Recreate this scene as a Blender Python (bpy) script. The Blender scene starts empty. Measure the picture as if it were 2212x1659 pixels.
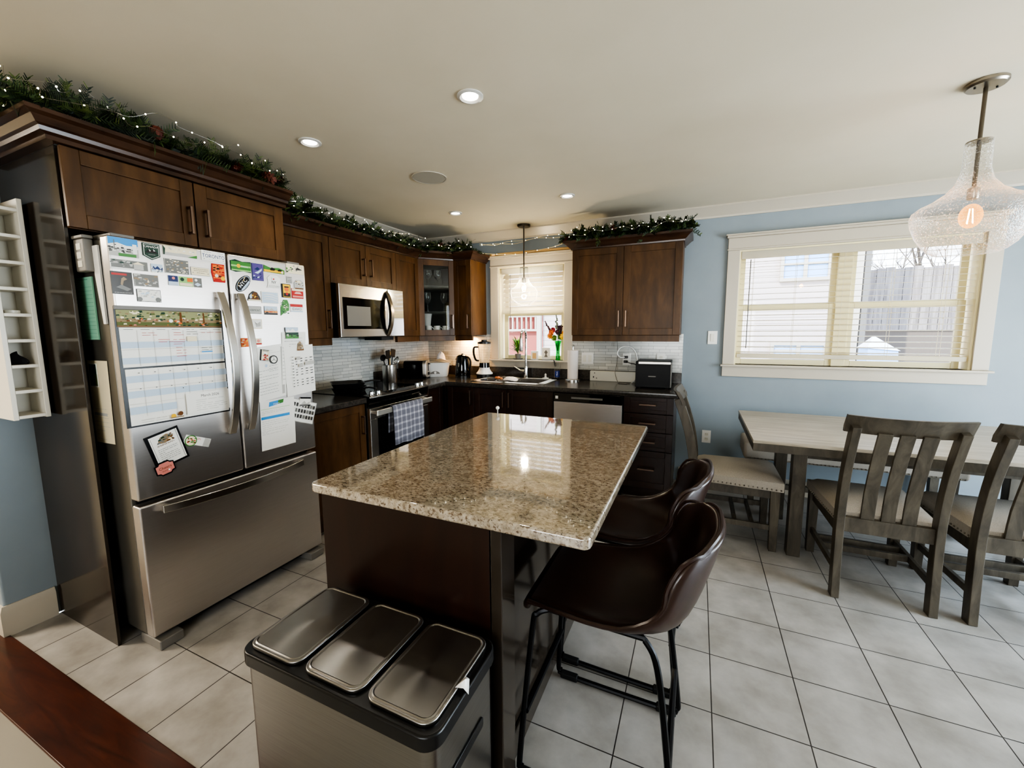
import bpy, bmesh, math, random
from mathutils import Vector, Matrix
random.seed(7)
SC = bpy.context.scene
COL = SC.collection
PI = math.pi
def lin(c):
    c /= 255.0
    return c / 12.92 if c <= .04045 else ((c + .055) / 1.055) ** 2.4
def S(r, g, b): return (lin(r), lin(g), lin(b), 1.0)
# ------------------------------------------------------------ materials
MATS = {}
class NT:
    def __init__(s, name):
        m = bpy.data.materials.new(name); m.use_nodes = True
        s.m = m; s.t = m.node_tree; s.b = s.t.nodes['Principled BSDF']; s.out = s.t.nodes['Material Output']
        MATS[name] = m
    def n(s, typ, **kw):
        x = s.t.nodes.new(typ)
        for k, v in kw.items(): setattr(x, k, v)
        return x
    def l(s, a, b): s.t.links.new(a, b)
    def set(s, **kw):
        for k, v in kw.items(): s.b.inputs[k.replace('_', ' ')].default_value = v
    def coord(s, scale=(1, 1, 1), loc=(0, 0, 0), rot=(0, 0, 0)):
        tc = s.n('ShaderNodeTexCoord'); mp = s.n('ShaderNodeMapping')
        s.l(tc.outputs['Object'], mp.inputs['Vector'])
        mp.inputs['Scale'].default_value = scale; mp.inputs['Location'].default_value = loc; mp.inputs['Rotation'].default_value = rot
        return mp.outputs['Vector']
    def noise(s, vec, scale=5, detail=4, rough=.55, dist=0.0):
        x = s.n('ShaderNodeTexNoise'); s.l(vec, x.inputs['Vector'])
        x.inputs['Scale'].default_value = scale; x.inputs['Detail'].default_value = detail; x.inputs['Roughness'].default_value = rough; x.inputs['Distortion'].default_value = dist
        return x.outputs['Fac']
    def ramp(s, fac, stops):
        x = s.n('ShaderNodeValToRGB'); s.l(fac, x.inputs['Fac']); e = x.color_ramp.elements
        while len(e) < len(stops): e.new(.5)
        for k, (p, c) in enumerate(stops): e[k].position = p; e[k].color = c
        return x.outputs['Color']
    def mix(s, fac, a, b, mode='MIX'):
        x = s.n('ShaderNodeMix', data_type='RGBA', blend_type=mode)
        for k, v in ((0, fac), (6, a), (7, b)):
            if hasattr(v, 'links'): s.l(v, x.inputs[k])
            else: x.inputs[k].default_value = v
        return x.outputs[2]
    def col(s, c): s.l(c, s.b.inputs['Base Color'])
    def bump(s, h, strength=.2, dist=.01):
        x = s.n('ShaderNodeBump'); s.l(h, x.inputs['Height']); x.inputs['Strength'].default_value = strength; x.inputs['Distance'].default_value = dist
        s.l(x.outputs['Normal'], s.b.inputs['Normal'])
def M(name, c, rough=.5, metal=0.0, **kw):
    t = NT(name); t.set(Base_Color=c, Roughness=rough, Metallic=metal, **kw); return t.m
def MN(name, stops, scale=(1, 1, 1), nscale=5, rough=.5, metal=0.0, detail=4, bump=0, dist=0.0, **kw):
    t = NT(name); v = t.coord(scale); f = t.noise(v, nscale, detail, .55, dist); t.col(t.ramp(f, stops)); t.set(Roughness=rough, Metallic=metal, **kw)
    if bump: t.bump(f, bump, .004)
    return t.m
MN('wall_paint', [(.35, S(140, 151, 158)), (.7, S(146, 157, 164))], nscale=3, rough=.55, bump=.02)
MN('ceiling_paint', [(.3, S(214, 204, 182)), (.7, S(220, 210, 189))], nscale=2, rough=.75, bump=.02)
M('trim_paint', S(194, 185, 169), .35)
MN('hall_paint', [(.35, S(196, 186, 164)), (.7, S(204, 194, 172))], nscale=3, rough=.6)
M('window_vinyl', S(238, 227, 184), .35)  # white vinyl; the yellow backlit cast is put into the colour
MN('cabinet_wood', [(.28, S(64, 43, 23)), (.5, S(82, 56, 31)), (.74, S(101, 71, 42))], (5, 5, 1.3), 2.6, .36, detail=6, dist=.25, Specular_IOR_Level=.3)
MN('cabinet_wood_shaded', [(.25, S(33, 18, 11)), (.6, S(48, 27, 16)), (.8, S(62, 37, 21))], (6, 6, 1.0), 2.2, .28, detail=6, dist=.6)  # same wood as cabinet_wood, darkened: shade put into the colour
MN('island_wood_shaded', [(.25, S(26, 13, 9)), (.6, S(40, 21, 14)), (.8, S(52, 29, 19))], (6, 6, 1.0), 2.2, .3, detail=6, dist=.6)  # same cabinet wood, darker still: the island's shade put into the colour
MN('crown_wood', [(.3, S(50, 33, 24)), (.7, S(76, 52, 37))], (3, 3, 12), 2, .24)
MN('panel_dark', [(.3, S(46, 40, 34)), (.7, S(60, 52, 44))], (5, 5, 1), 2, .13, detail=5)
MN('counter_laminate', [(.35, S(46, 43, 40)), (.7, S(72, 66, 60))], nscale=60, rough=.2, detail=6)
M('bronze', S(128, 108, 94), .3, 1.0)
M('steel_plain', S(196, 192, 186), .25, 1.0)
M('chrome', S(220, 220, 220), .07, 1.0)
M('nickel', S(158, 150, 138), .28, 1.0)
M('black_gloss', S(12, 12, 13), .06)
M('black_plastic', S(16, 16, 17), .32)
M('black_metal', S(20, 20, 22), .35, .6)
M('fixture_white', S(206, 204, 198), .3)
M('gold_wire', S(232, 212, 160), .35)
M('appliance_black', S(6, 6, 7), .45, Specular_IOR_Level=.25)
M('rubber', S(12, 12, 12), .7)
M('fridge_side', S(120, 116, 108), .42, .7)
M('white_plastic', S(232, 230, 224), .3)
M('cream_plastic', S(222, 218, 204), .3)
M('white_ceramic', S(236, 234, 230), .12)
M('rack_white', S(226, 220, 206), .4)
M('grey_plastic', S(120, 116, 110), .45)
M('speaker_cloth', S(176, 172, 160), .8)
M('blue_soap', S(24, 52, 140), .15)
M('paper_towel', S(236, 226, 218), .85)
M('wood_light', S(206, 168, 112), .5)
M('terracotta', S(90, 84, 78), .6)
M('red_paint', S(176, 98, 86), .6)
M('tent_blue', S(160, 196, 240), .7); M('tent_white', S(240, 240, 240), .7)
M('bark', S(120, 110, 100), .9)
M('fabric_dark', S(20, 19, 22), .9)
MN('cone_brown', [(.3, S(62, 26, 20)), (.7, S(120, 60, 40))], nscale=60, rough=.7)
MN('snow_ground', [(.3, S(120, 112, 98)), (.7, S(150, 145, 130))], nscale=3, rough=.9)
MN('fence_wood', [(.3, S(120, 112, 108)), (.7, S(168, 160, 154))], (14, 14, .8), 2, .8)
def blindmat():
    t = NT('blind_white'); t.set(Base_Color=S(236, 232, 218), Roughness=.45); tl = t.n('ShaderNodeBsdfTranslucent'); tl.inputs[0].default_value = S(240, 228, 196); mx = t.n('ShaderNodeMixShader'); mx.inputs[0].default_value = .5
    t.l(t.b.outputs[0], mx.inputs[1]); t.l(tl.outputs[0], mx.inputs[2]); t.l(mx.outputs[0], t.out.inputs[0])
blindmat()
# brushed stainless
def steel(name, c0, c1, rough, aniso=.75):
    t = NT(name); v = t.coord((3, 3, 260)); f = t.noise(v, 3, 3); t.col(t.ramp(f, [(.3, c0), (.7, c1)]))
    t.set(Metallic=1.0, Roughness=rough, Anisotropic=aniso)
    tg = t.n('ShaderNodeTangent', direction_type='RADIAL', axis='Z'); t.l(tg.outputs[0], t.b.inputs['Tangent'])
    return t.m
steel('steel_brushed', S(208, 202, 197), S(218, 212, 207), .35, .8)
M('steel_satin', S(222, 218, 210), .42, 1.0)
steel('steel_bin', S(146, 144, 141), S(158, 156, 153), .28, .6)
# dining furniture
def wood(name, stops, scale, rough):
    t = NT(name); v = t.coord(scale); f = t.noise(v, 2.0, 7, .62, 1.1); t.col(t.ramp(f, stops)); t.set(Roughness=rough); t.bump(f, .12, .003)
    return t.m
wood('grey_wood', [(.28, S(58, 52, 43)), (.5, S(80, 73, 62)), (.75, S(102, 94, 80))], (7, 7, 2), .42)
wood('table_wood', [(.28, S(150, 140, 124)), (.5, S(178, 168, 152)), (.72, S(200, 192, 178))], (1.2, 16, 16), .32)
wood('threshold_wood', [(.28, S(48, 22, 12)), (.5, S(70, 32, 18)), (.75, S(88, 44, 26))], (1.5, 10, 10), .3)
MN('seat_fabric', [(.3, S(168, 160, 148)), (.7, S(188, 180, 168))], (1, 1, 1), 220, .75, bump=.15)
def leather():
    t = NT('leather'); v = t.coord(); f = t.noise(v, 6, 4); t.col(t.ramp(f, [(.3, S(38, 24, 19)), (.7, S(58, 38, 30))]))
    t.set(Roughness=.29, Specular_IOR_Level=.6); g = t.noise(v, 260, 2); t.bump(g, .06, .001); return t.m
leather()
# granite
def granite():
    t = NT('granite'); v = t.coord((1, 1, 1)); a = t.noise(v, 48, 6, .7); c = t.ramp(a, [(.3, S(122, 110, 93)), (.46, S(156, 144, 126)), (.62, S(184, 174, 158)), (.8, S(140, 126, 108))])
    v2 = t.coord((1, 1.7, 1)); f = t.noise(v2, 85, 5, .7); k = t.ramp(f, [(.53, (0, 0, 0, 1)), (.60, (1, 1, 1, 1))])
    c = t.mix(k, c, S(94, 75, 57))
    f2 = t.noise(t.coord((1, 1, 1), (3, 1, 2)), 130, 3, .6); k2 = t.ramp(f2, [(.64, (0, 0, 0, 1)), (.68, (1, 1, 1, 1))])
    c = t.mix(k2, c, S(52, 42, 36))
    t.col(c); t.set(Roughness=.06, Specular_IOR_Level=1.0, Coat_Weight=1.0, Coat_IOR=1.8, Coat_Roughness=.03); return t.m
granite()
# floor tiles (12 inch grid)
TS = .3055
def tiles():
    t = NT('floor_tile'); v = t.coord((1, 1, 1), (-3.0081 + TS * 20, 1.289 + TS * 30, 0))
    b = t.n('ShaderNodeTexBrick', offset=0.0, squash=1.0); t.l(v, b.inputs['Vector'])
    for k, x in (('Scale', 1), ('Mortar Size', .0022), ('Mortar Smooth', .1), ('Bias', 0), ('Brick Width', TS), ('Row Height', TS)): b.inputs[k].default_value = x
    b.inputs['Color1'].default_value = S(184, 180, 174); b.inputs['Color2'].default_value = S(176, 172, 167); b.inputs['Mortar'].default_value = S(64, 60, 58)
    f = t.noise(t.coord(), 5, 5, .6); k = t.ramp(f, [(.3, S(206, 204, 200)), (.7, S(255, 255, 255))])
    t.col(t.mix(1.0, b.outputs['Color'], k, 'MULTIPLY')); t.set(Roughness=.3)
    inv = t.n('ShaderNodeMath', operation='SUBTRACT'); inv.inputs[0].default_value = 1; t.l(b.outputs['Fac'], inv.inputs[1]); t.bump(inv.outputs[0], .5, .002); return t.m
tiles()
def hall():
    t = NT('hall_floor'); v = t.coord((1, 1, 1), (10.1, 10.3, 0)); b = t.n('ShaderNodeTexBrick', offset=.5); t.l(v, b.inputs['Vector'])
    for k, x in (('Scale', 1), ('Mortar Size', .002), ('Brick Width', .9), ('Row Height', .3)): b.inputs[k].default_value = x
    b.inputs['Color1'].default_value = S(152, 146, 134); b.inputs['Color2'].default_value = S(160, 154, 142); b.inputs['Mortar'].default_value = S(80, 66, 48); t.col(b.outputs['Color']); t.set(Roughness=.35)
hall()
# mosaic backsplash, axis 0: wall along x, 1: wall along y
def mosaic(name, ax):
    t = NT(name); tc = t.n('ShaderNodeTexCoord'); sp = t.n('ShaderNodeSeparateXYZ'); t.l(tc.outputs['Object'], sp.inputs[0]); cb = t.n('ShaderNodeCombineXYZ')
    t.l(sp.outputs[ax], cb.inputs[0]); t.l(sp.outputs[2], cb.inputs[1])
    cols = []
    for (w, h, off, fr, sq) in ((.17, .0285, .37, 3, .55), (.11, .0285, .5, 2, 1.6)):
        b = t.n('ShaderNodeTexBrick', offset=off, offset_frequency=2, squash=sq, squash_frequency=fr); t.l(cb.outputs[0], b.inputs['Vector'])
        for k, x in (('Scale', 1), ('Mortar Size', .0012), ('Bias', 0), ('Brick Width', w), ('Row Height', h)): b.inputs[k].default_value = x
        b.inputs['Color1'].default_value = S(212, 211, 205); b.inputs['Color2'].default_value = S(186, 187, 183); b.inputs['Mortar'].default_value = S(120, 120, 118); cols.append(b)
    zz = t.n('ShaderNodeMath', operation='MULTIPLY'); t.l(sp.outputs[2], zz.inputs[0]); zz.inputs[1].default_value = 1 / .0285
    fl = t.n('ShaderNodeMath', operation='FLOOR'); t.l(zz.outputs[0], fl.inputs[0]); md = t.n('ShaderNodeMath', operation='PINGPONG'); t.l(fl.outputs[0], md.inputs[0]); md.inputs[1].default_value = 1
    t.col(t.mix(md.outputs[0], cols[0].outputs['Color'], cols[1].outputs['Color'])); t.set(Roughness=.14)
    h = t.mix(md.outputs[0], cols[0].outputs['Fac'], cols[1].outputs['Fac']); inv = t.n('ShaderNodeInvert'); t.l(h, inv.inputs[1]); t.bump(inv.outputs[0], .5, .002)
mosaic('mosaic_back', 0); mosaic('mosaic_left', 1)
# siding
def siding():
    t = NT('siding'); v = t.coord(); sp = t.n('ShaderNodeSeparateXYZ'); t.l(v, sp.inputs[0]); m = t.n('ShaderNodeMath', operation='MULTIPLY'); t.l(sp.outputs[2], m.inputs[0]); m.inputs[1].default_value = 1 / .11
    fr = t.n('ShaderNodeMath', operation='FRACT'); t.l(m.outputs[0], fr.inputs[0]); t.col(t.ramp(fr.outputs[0], [(0, S(120, 110, 104)), (.12, S(206, 192, 184)), (1, S(216, 202, 194))])); t.set(Roughness=.7); t.bump(fr.outputs[0], .6, .02)
siding()
# printed colours: reads the mesh's own colour attribute
def printed(name, rough, **kw):
    t = NT(name); a = t.n('ShaderNodeAttribute', attribute_name='Col'); t.col(a.outputs['Color']); t.set(Roughness=rough, **kw)
printed('print_gloss', .25); printed('print_paper', .75); printed('foliage', .6)
def glass(name, tint, rough=0.0, spec=1.0, bumpy=0, haze=0, edge=0):
    m = bpy.data.materials.new(name); m.use_nodes = True; MATS[name] = m; nt = m.node_tree; nt.nodes.clear()
    o = nt.nodes.new('ShaderNodeOutputMaterial'); tr = nt.nodes.new('ShaderNodeBsdfTransparent'); gl = nt.nodes.new('ShaderNodeBsdfGlossy'); fr = nt.nodes.new('ShaderNodeLayerWeight'); mx = nt.nodes.new('ShaderNodeMixShader')
    tr.inputs[0].default_value = tint; gl.inputs['Roughness'].default_value = rough; fr.inputs['Blend'].default_value = .5
    pw = nt.nodes.new('ShaderNodeMath'); pw.operation = 'POWER'; pw.inputs[1].default_value = 4; nt.links.new(fr.outputs['Facing'], pw.inputs[0]); ml = nt.nodes.new('ShaderNodeMath'); ml.operation = 'MULTIPLY_ADD'; ml.inputs[1].default_value = .8 * spec; ml.inputs[2].default_value = .045 * spec; ml.use_clamp = True
    nt.links.new(pw.outputs[0], ml.inputs[0]); nt.links.new(ml.outputs[0], mx.inputs[0]); nt.links.new(tr.outputs[0], mx.inputs[1]); nt.links.new(gl.outputs[0], mx.inputs[2])
    last = mx
    if haze or edge:  # white mixed in by facing angle paints the haze and bright rims
        dh = nt.nodes.new('ShaderNodeBsdfTranslucent'); dh.inputs[0].default_value = (.95, .94, .92, 1); d2 = nt.nodes.new('ShaderNodeBsdfDiffuse'); d2.inputs[0].default_value = (.95, .94, .92, 1); m3 = nt.nodes.new('ShaderNodeMixShader'); nt.links.new(dh.outputs[0], m3.inputs[1]); nt.links.new(d2.outputs[0], m3.inputs[2])
        p2 = nt.nodes.new('ShaderNodeMath'); p2.operation = 'POWER'; p2.inputs[1].default_value = 3; nt.links.new(fr.outputs['Facing'], p2.inputs[0]); q2 = nt.nodes.new('ShaderNodeMath'); q2.operation = 'MULTIPLY_ADD'; q2.inputs[1].default_value = edge; q2.inputs[2].default_value = haze; nt.links.new(p2.outputs[0], q2.inputs[0])
        m4 = nt.nodes.new('ShaderNodeMixShader'); nt.links.new(q2.outputs[0], m4.inputs[0]); nt.links.new(mx.outputs[0], m4.inputs[1]); nt.links.new(m3.outputs[0], m4.inputs[2]); last = mx = m4
    if bumpy:
        tc = nt.nodes.new('ShaderNodeTexCoord'); vo = nt.nodes.new('ShaderNodeTexNoise'); vo.inputs['Scale'].default_value = 170; vo.inputs['Detail'].default_value = 1; nt.links.new(tc.outputs['Object'], vo.inputs['Vector'])
        bp = nt.nodes.new('ShaderNodeBump'); bp.inputs['Strength'].default_value = .9; bp.inputs['Distance'].default_value = .004; nt.links.new(vo.outputs['Fac'], bp.inputs['Height']); nt.links.new(bp.outputs[0], gl.inputs['Normal']); pass
        df = nt.nodes.new('ShaderNodeBsdfTranslucent'); df.inputs[0].default_value = (.95, .9, .85, 1); rp = nt.nodes.new('ShaderNodeValToRGB'); e = rp.color_ramp.elements; e[0].position = .54; e[0].color = (0, 0, 0, 1); e[1].position = .66; e[1].color = (bumpy, bumpy, bumpy, 1)
        nt.links.new(vo.outputs['Fac'], rp.inputs[0]); m2 = nt.nodes.new('ShaderNodeMixShader'); nt.links.new(rp.outputs[0], m2.inputs[0]); nt.links.new(mx.outputs[0], m2.inputs[1]); nt.links.new(df.outputs[0], m2.inputs[2]); last = m2
    nt.links.new(last.outputs[0], o.inputs[0]); return m
glass('clear_glass', (.96, .97, .96, 1), haze=.03, edge=.45); glass('pane_glass', (.96, .97, .97, 1), spec=.6); glass('cabinet_glass', (.86, .87, .86, 1), spec=.9)
glass('seeded_glass', (.95, .94, .92, 1), spec=1.4, bumpy=.30, haze=.012, edge=.5); glass('green_glass', (.30, .85, .48, 1)); glass('bulb_glass', (1, .94, .85, 1))
def emit(name, c, s):
    t = NT(name); t.set(Base_Color=(0, 0, 0, 1), Emission_Color=c, Emission_Strength=s)
def amber():
    t = NT('halo_bulb'); t.t.nodes.remove(t.b); tr = t.n('ShaderNodeBsdfTransparent'); em = t.n('ShaderNodeEmission'); mx = t.n('ShaderNodeMixShader'); tr.inputs[0].default_value = (1, .86, .6, 1); em.inputs[0].default_value = (1, .42, .10, 1); em.inputs[1].default_value = 5; lw = t.n('ShaderNodeLayerWeight'); iv = t.n('ShaderNodeMath', operation='MULTIPLY_ADD'); t.l(lw.outputs['Facing'], iv.inputs[0]); iv.inputs[1].default_value = .2; iv.inputs[2].default_value = .12  # orange halo around the filament put into the bulb glass as emission
    t.l(iv.outputs[0], mx.inputs[0]); t.l(tr.outputs[0], mx.inputs[1]); t.l(em.outputs[0], mx.inputs[2]); t.l(mx.outputs[0], t.out.inputs[0])
amber()
M('dark_nickel', S(104, 97, 88), .3, 1.0)
emit('lamp_white', (1, .96, .88, 1), 14); emit('filament', (1, .52, .14, 1), 60); emit('fairy', (1, .88, .66, 1), 10); emit('warm_bulb', (1, .8, .5, 1), 12)
# ------------------------------------------------------------ mesh builder
class F:                                     # local frame: origin, u, v, n
    def __init__(s, o, u, v, n=None):
        s.o = Vector(o); s.u = Vector(u).normalized(); s.v = Vector(v).normalized(); s.n = Vector(n).normalized() if n else s.u.cross(s.v)
    def __call__(s, a, b, c=0): return s.o + s.u * a + s.v * b + s.n * c
    def rot(s, ang, a=0, b=0):               # rotated in its own plane about (a,b)
        c, q = math.cos(ang), math.sin(ang)
        u2, v2 = s.u * c + s.v * q, s.v * c - s.u * q; return F(s(a, b) - u2 * a - v2 * b, u2, v2, s.n)
W0 = F((0, 0, 0), (1, 0, 0), (0, 1, 0), (0, 0, 1))
FX = lambda x, y=0, z=0: F((x, y, z), (0, 1, 0), (0, 0, 1), (1, 0, 0))      # faces +x, u=+y
FY = lambda y, x=0, z=0: F((x, y, z), (1, 0, 0), (0, 0, 1), (0, -1, 0))     # faces -y, u=+x
class MB:
    def __init__(s): s.v = []; s.f = []; s.c = []; s.col = None
    def add(s, vs, fs):
        k = len(s.v); s.v += [Vector(p) for p in vs]
        for f in fs: s.f.append(tuple(i + k for i in f)); s.c.append(s.col)
        return s
    def box(s, x0, x1, y0, y1, z0, z1, fr=W0):
        p = [fr(x, y, z) for z in (z0, z1) for y in (y0, y1) for x in (x0, x1)]
        return s.add(p, [(0, 2, 3, 1), (4, 5, 7, 6), (0, 1, 5, 4), (2, 6, 7, 3), (0, 4, 6, 2), (1, 3, 7, 5)])
    def hexa(s, bot, top):
        n = len(bot); return s.add(list(bot) + list(top), [tuple(range(n))[::-1], tuple(range(n, 2 * n))] + [(i, (i + 1) % n, n + (i + 1) % n, n + i) for i in range(n)])
    def prism(s, fr, poly, c0, c1): return s.hexa([fr(a, b, c0) for a, b in poly], [fr(a, b, c1) for a, b in poly])
    def ring(s, a0, a1, b0, b1, c0, c1, w, fr=W0):      # rectangular frame of bar width w, mitre-free
        return s.box(a0, a0 + w, b0, b1, c0, c1, fr).box(a1 - w, a1, b0, b1, c0, c1, fr).box(a0 + w, a1 - w, b0, b0 + w, c0, c1, fr).box(a0 + w, a1 - w, b1 - w, b1, c0, c1, fr)
    def poly(s, fr, pts, c=0): return s.add([fr(a, b, c) for a, b in pts], [tuple(range(len(pts)))])
    def tube(s, pts, r, n=8, closed=False, cap=True):
        pts = [Vector(p) for p in pts]; m = len(pts); R = r if isinstance(r, (list, tuple)) else [r] * m
        tg = [((pts[(i + 1) % m] if closed or i < m - 1 else pts[i]) - (pts[i - 1] if closed or i > 0 else pts[i])).normalized() for i in range(m)]
        a = tg[0].orthogonal().normalized(); vs = []
        for i in range(m):
            a = (a - tg[i] * a.dot(tg[i])).normalized(); b = tg[i].cross(a)
            vs += [pts[i] + (a * math.cos(2 * PI * j / n) + b * math.sin(2 * PI * j / n)) * R[i] for j in range(n)]
        fs = [(i * n + j, i * n + (j + 1) % n, (i + 1) % m * n + (j + 1) % n, (i + 1) % m * n + j) for i in range(m if closed else m - 1) for j in range(n)]
        if cap and not closed: fs += [tuple(range(n))[::-1], tuple((m - 1) * n + j for j in range(n))]
        return s.add(vs, fs)
    def ribbon(s, pts, w, h, up=(0, 0, 1)):   # rectangular bar swept along a path; w across, h along 'up'
        pts = [Vector(p) for p in pts]; m = len(pts); vs = []; up = Vector(up)
        for i in range(m):
            t = (pts[min(i + 1, m - 1)] - pts[max(i - 1, 0)]).normalized(); a = t.cross(up).normalized(); b = a.cross(t)
            vs += [pts[i] + a * x * w / 2 + b * y * h / 2 for x, y in ((-1, -1), (1, -1), (1, 1), (-1, 1))]
        fs = [(i * 4 + j, i * 4 + (j + 1) % 4, i * 4 + 4 + (j + 1) % 4, i * 4 + 4 + j) for i in range(m - 1) for j in range(4)] + [(3, 2, 1, 0), tuple(4 * (m - 1) + j for j in range(4))]
        return s.add(vs, fs)
    def lathe(s, c, prof, n=32, cap0=True, cap1=True, fr=None):
        fr = fr or F(c, (1, 0, 0), (0, 1, 0), (0, 0, 1)); vs = []
        for r, z in prof: vs += [fr(r * math.cos(2 * PI * j / n), r * math.sin(2 * PI * j / n), z) for j in range(n)]
        fs = [(i * n + j, i * n + (j + 1) % n, (i + 1) * n + (j + 1) % n, (i + 1) * n + j) for i in range(len(prof) - 1) for j in range(n)]
        if cap0: fs.append(tuple(range(n))[::-1])
        if cap1: fs.append(tuple((len(prof) - 1) * n + j for j in range(n)))
        return s.add(vs, fs)
    def ball(s, c, r, n=12, m=8, sz=1.0):
        return s.lathe(c, [(max(1e-5, r * math.sin(PI * i / m)), -r * sz * math.cos(PI * i / m)) for i in range(m + 1)], n, False, False)
    def grid(s, rows):
        n = len(rows[0]); return s.add([p for r in rows for p in r], [(i * n + j, i * n + j + 1, (i + 1) * n + j + 1, (i + 1) * n + j) for i in range(len(rows) - 1) for j in range(n - 1)])
    def molding(s, path, prof, z0=0.0, side=1, closed=False):   # profile (out, z) swept along a plan path with mitres
        P = [Vector((a, b)) for a, b in path]; m = len(P); vs = []; k = len(prof)
        for i in range(m):
            d0 = (P[i] - P[i - 1]).normalized() if closed or i > 0 else None; d1 = (P[(i + 1) % m] - P[i]).normalized() if closed or i < m - 1 else None
            ns = [Vector((d.y, -d.x)) * side for d in (d0, d1) if d]; nn = sum(ns, Vector((0, 0))).normalized(); sc = 1 / max(.2, nn.dot(ns[0]))
            vs += [(P[i].x + nn.x * o * sc, P[i].y + nn.y * o * sc, z0 + z) for o, z in prof]
        fs = [(i * k + j, i * k + (j + 1) % k, (i + 1) % m * k + (j + 1) % k, (i + 1) % m * k + j) for i in range(m if closed else m - 1) for j in range(k)]
        if not closed: fs += [tuple(range(k))[::-1], tuple((m - 1) * k + j for j in range(k))]
        return s.add(vs, fs)
    def text(s, fr, txt, size, c=0, align='CENTER', sx=1.0):
        vs, fs = glyphs(txt); w = max((v[0] for v in vs), default=0); o = {'CENTER': -w / 2, 'LEFT': 0, 'RIGHT': -w}[align]
        return s.add([fr((v[0] + o) * size * sx, v[1] * size, c) for v in vs], fs)
    def mesh(s, name, org, flat=False, angle=32):
        me = bpy.data.meshes.new(name); me.from_pydata([p - org for p in s.v], [], s.f)
        if any(c is not None for c in s.c):
            at = me.color_attributes.new('Col', 'FLOAT_COLOR', 'CORNER'); i = 0
            for f, c in zip(s.f, s.c):
                for _ in f: at.data[i].color = c or (1, 1, 1, 1); i += 1
        bm = bmesh.new(); bm.from_mesh(me); bmesh.ops.recalc_face_normals(bm, faces=bm.faces); bm.to_mesh(me); bm.free()
        if not flat: me.shade_smooth(); me.set_sharp_from_angle(angle=math.radians(angle))
        return me
GL = {}
def glyphs(txt):
    if txt not in GL:
        cu = bpy.data.curves.new('lettering', 'FONT'); cu.body = txt; cu.resolution_u = 2; o = bpy.data.objects.new('lettering', cu); COL.objects.link(o)
        dg = bpy.context.evaluated_depsgraph_get(); ev = o.evaluated_get(dg); me = ev.to_mesh()
        GL[txt] = ([tuple(v.co) for v in me.vertices], [tuple(p.vertices) for p in me.polygons]); ev.to_mesh_clear(); bpy.data.objects.remove(o); bpy.data.curves.remove(cu)
    return GL[txt]
ORG = {}
def thing(name, label, cat, loc=(0, 0, 0), group=None):
    o = bpy.data.objects.new(name, None); COL.objects.link(o); o.empty_display_size = .05; o.location = loc; ORG[o.name] = Vector(loc)
    o['label'] = label; o['category'] = cat
    if group: o['group'] = group
    return o
def part(name, mb, mat, parent=None, label=None, bev=0, seg=2, sub=0, solid=0, kind=None, flat=False, angle=32, org=None):
    og = org if org is not None else (ORG[parent.name] if parent else Vector((0, 0, 0)))
    me = mb.mesh(name, og, flat, angle); me.materials.append(MATS[mat]); o = bpy.data.objects.new(name, me); COL.objects.link(o)
    if parent: o.parent = parent
    else: o.location = og
    ORG[o.name] = og
    if solid: q = o.modifiers.new('solid', 'SOLIDIFY'); q.thickness = solid; q.offset = 0
    if sub: q = o.modifiers.new('sub', 'SUBSURF'); q.levels = sub; q.render_levels = sub
    if bev: q = o.modifiers.new('bevel', 'BEVEL'); q.width = bev; q.segments = seg; q.limit_method = 'ANGLE'; q.angle_limit = math.radians(40); q.harden_normals = True
    if label: o['label'] = label
    if kind: o['kind'] = kind
    return o
def single(name, mb, mat, label, cat, group=None, **kw):
    xs = [[p[i] for p in mb.v] for i in range(3)]; og = Vector(((min(xs[0]) + max(xs[0])) / 2, (min(xs[1]) + max(xs[1])) / 2, min(xs[2])))
    o = part(name, mb, mat, None, org=og, **kw); o['label'] = label; o['category'] = cat
    if group: o['group'] = group
    return o
def struct(name, mb, mat, parent=None, **kw):
    o = part(name, mb, mat, parent, **kw)
    if not parent: o['kind'] = 'structure'
    return o
def dup(root, loc, rz=0, label=None, group=None):
    def cp(o, par):
        c = o.copy(); COL.objects.link(c); c.parent = par
        for ch in list(o.children): cp(ch, c)
        return c
    r = cp(root, None); r.location = loc; r.rotation_euler = (0, 0, rz)
    if label: r['label'] = label
    if group: r['group'] = group
    return r
def B(*a): return MB().box(*a)
def spline(pts, k=6):
    pts = [Vector(p) for p in pts]; out = []
    for i in range(len(pts) - 1):
        p0, p1, p2, p3 = pts[max(i - 1, 0)], pts[i], pts[i + 1], pts[min(i + 2, len(pts) - 1)]
        for j in range(k):
            t = j / k; out.append(.5 * ((2 * p1) + (p2 - p0) * t + (2 * p0 - 5 * p1 + 4 * p2 - p3) * t * t + (3 * p1 - p0 - 3 * p2 + p3) * t ** 3))
    return out + [pts[-1]]
def rrect(w, h, r, n=5, cx=0, cy=0):
    out = []
    for sx, sy, a0 in ((1, 1, 0), (-1, 1, PI / 2), (-1, -1, PI), (1, -1, 1.5 * PI)):
        for j in range(n + 1):
            a = a0 + PI / 2 * j / n; out.append((cx + sx * (w / 2 - r) + r * math.cos(a), cy + sy * (h / 2 - r) + r * math.sin(a)))
    return out
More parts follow.
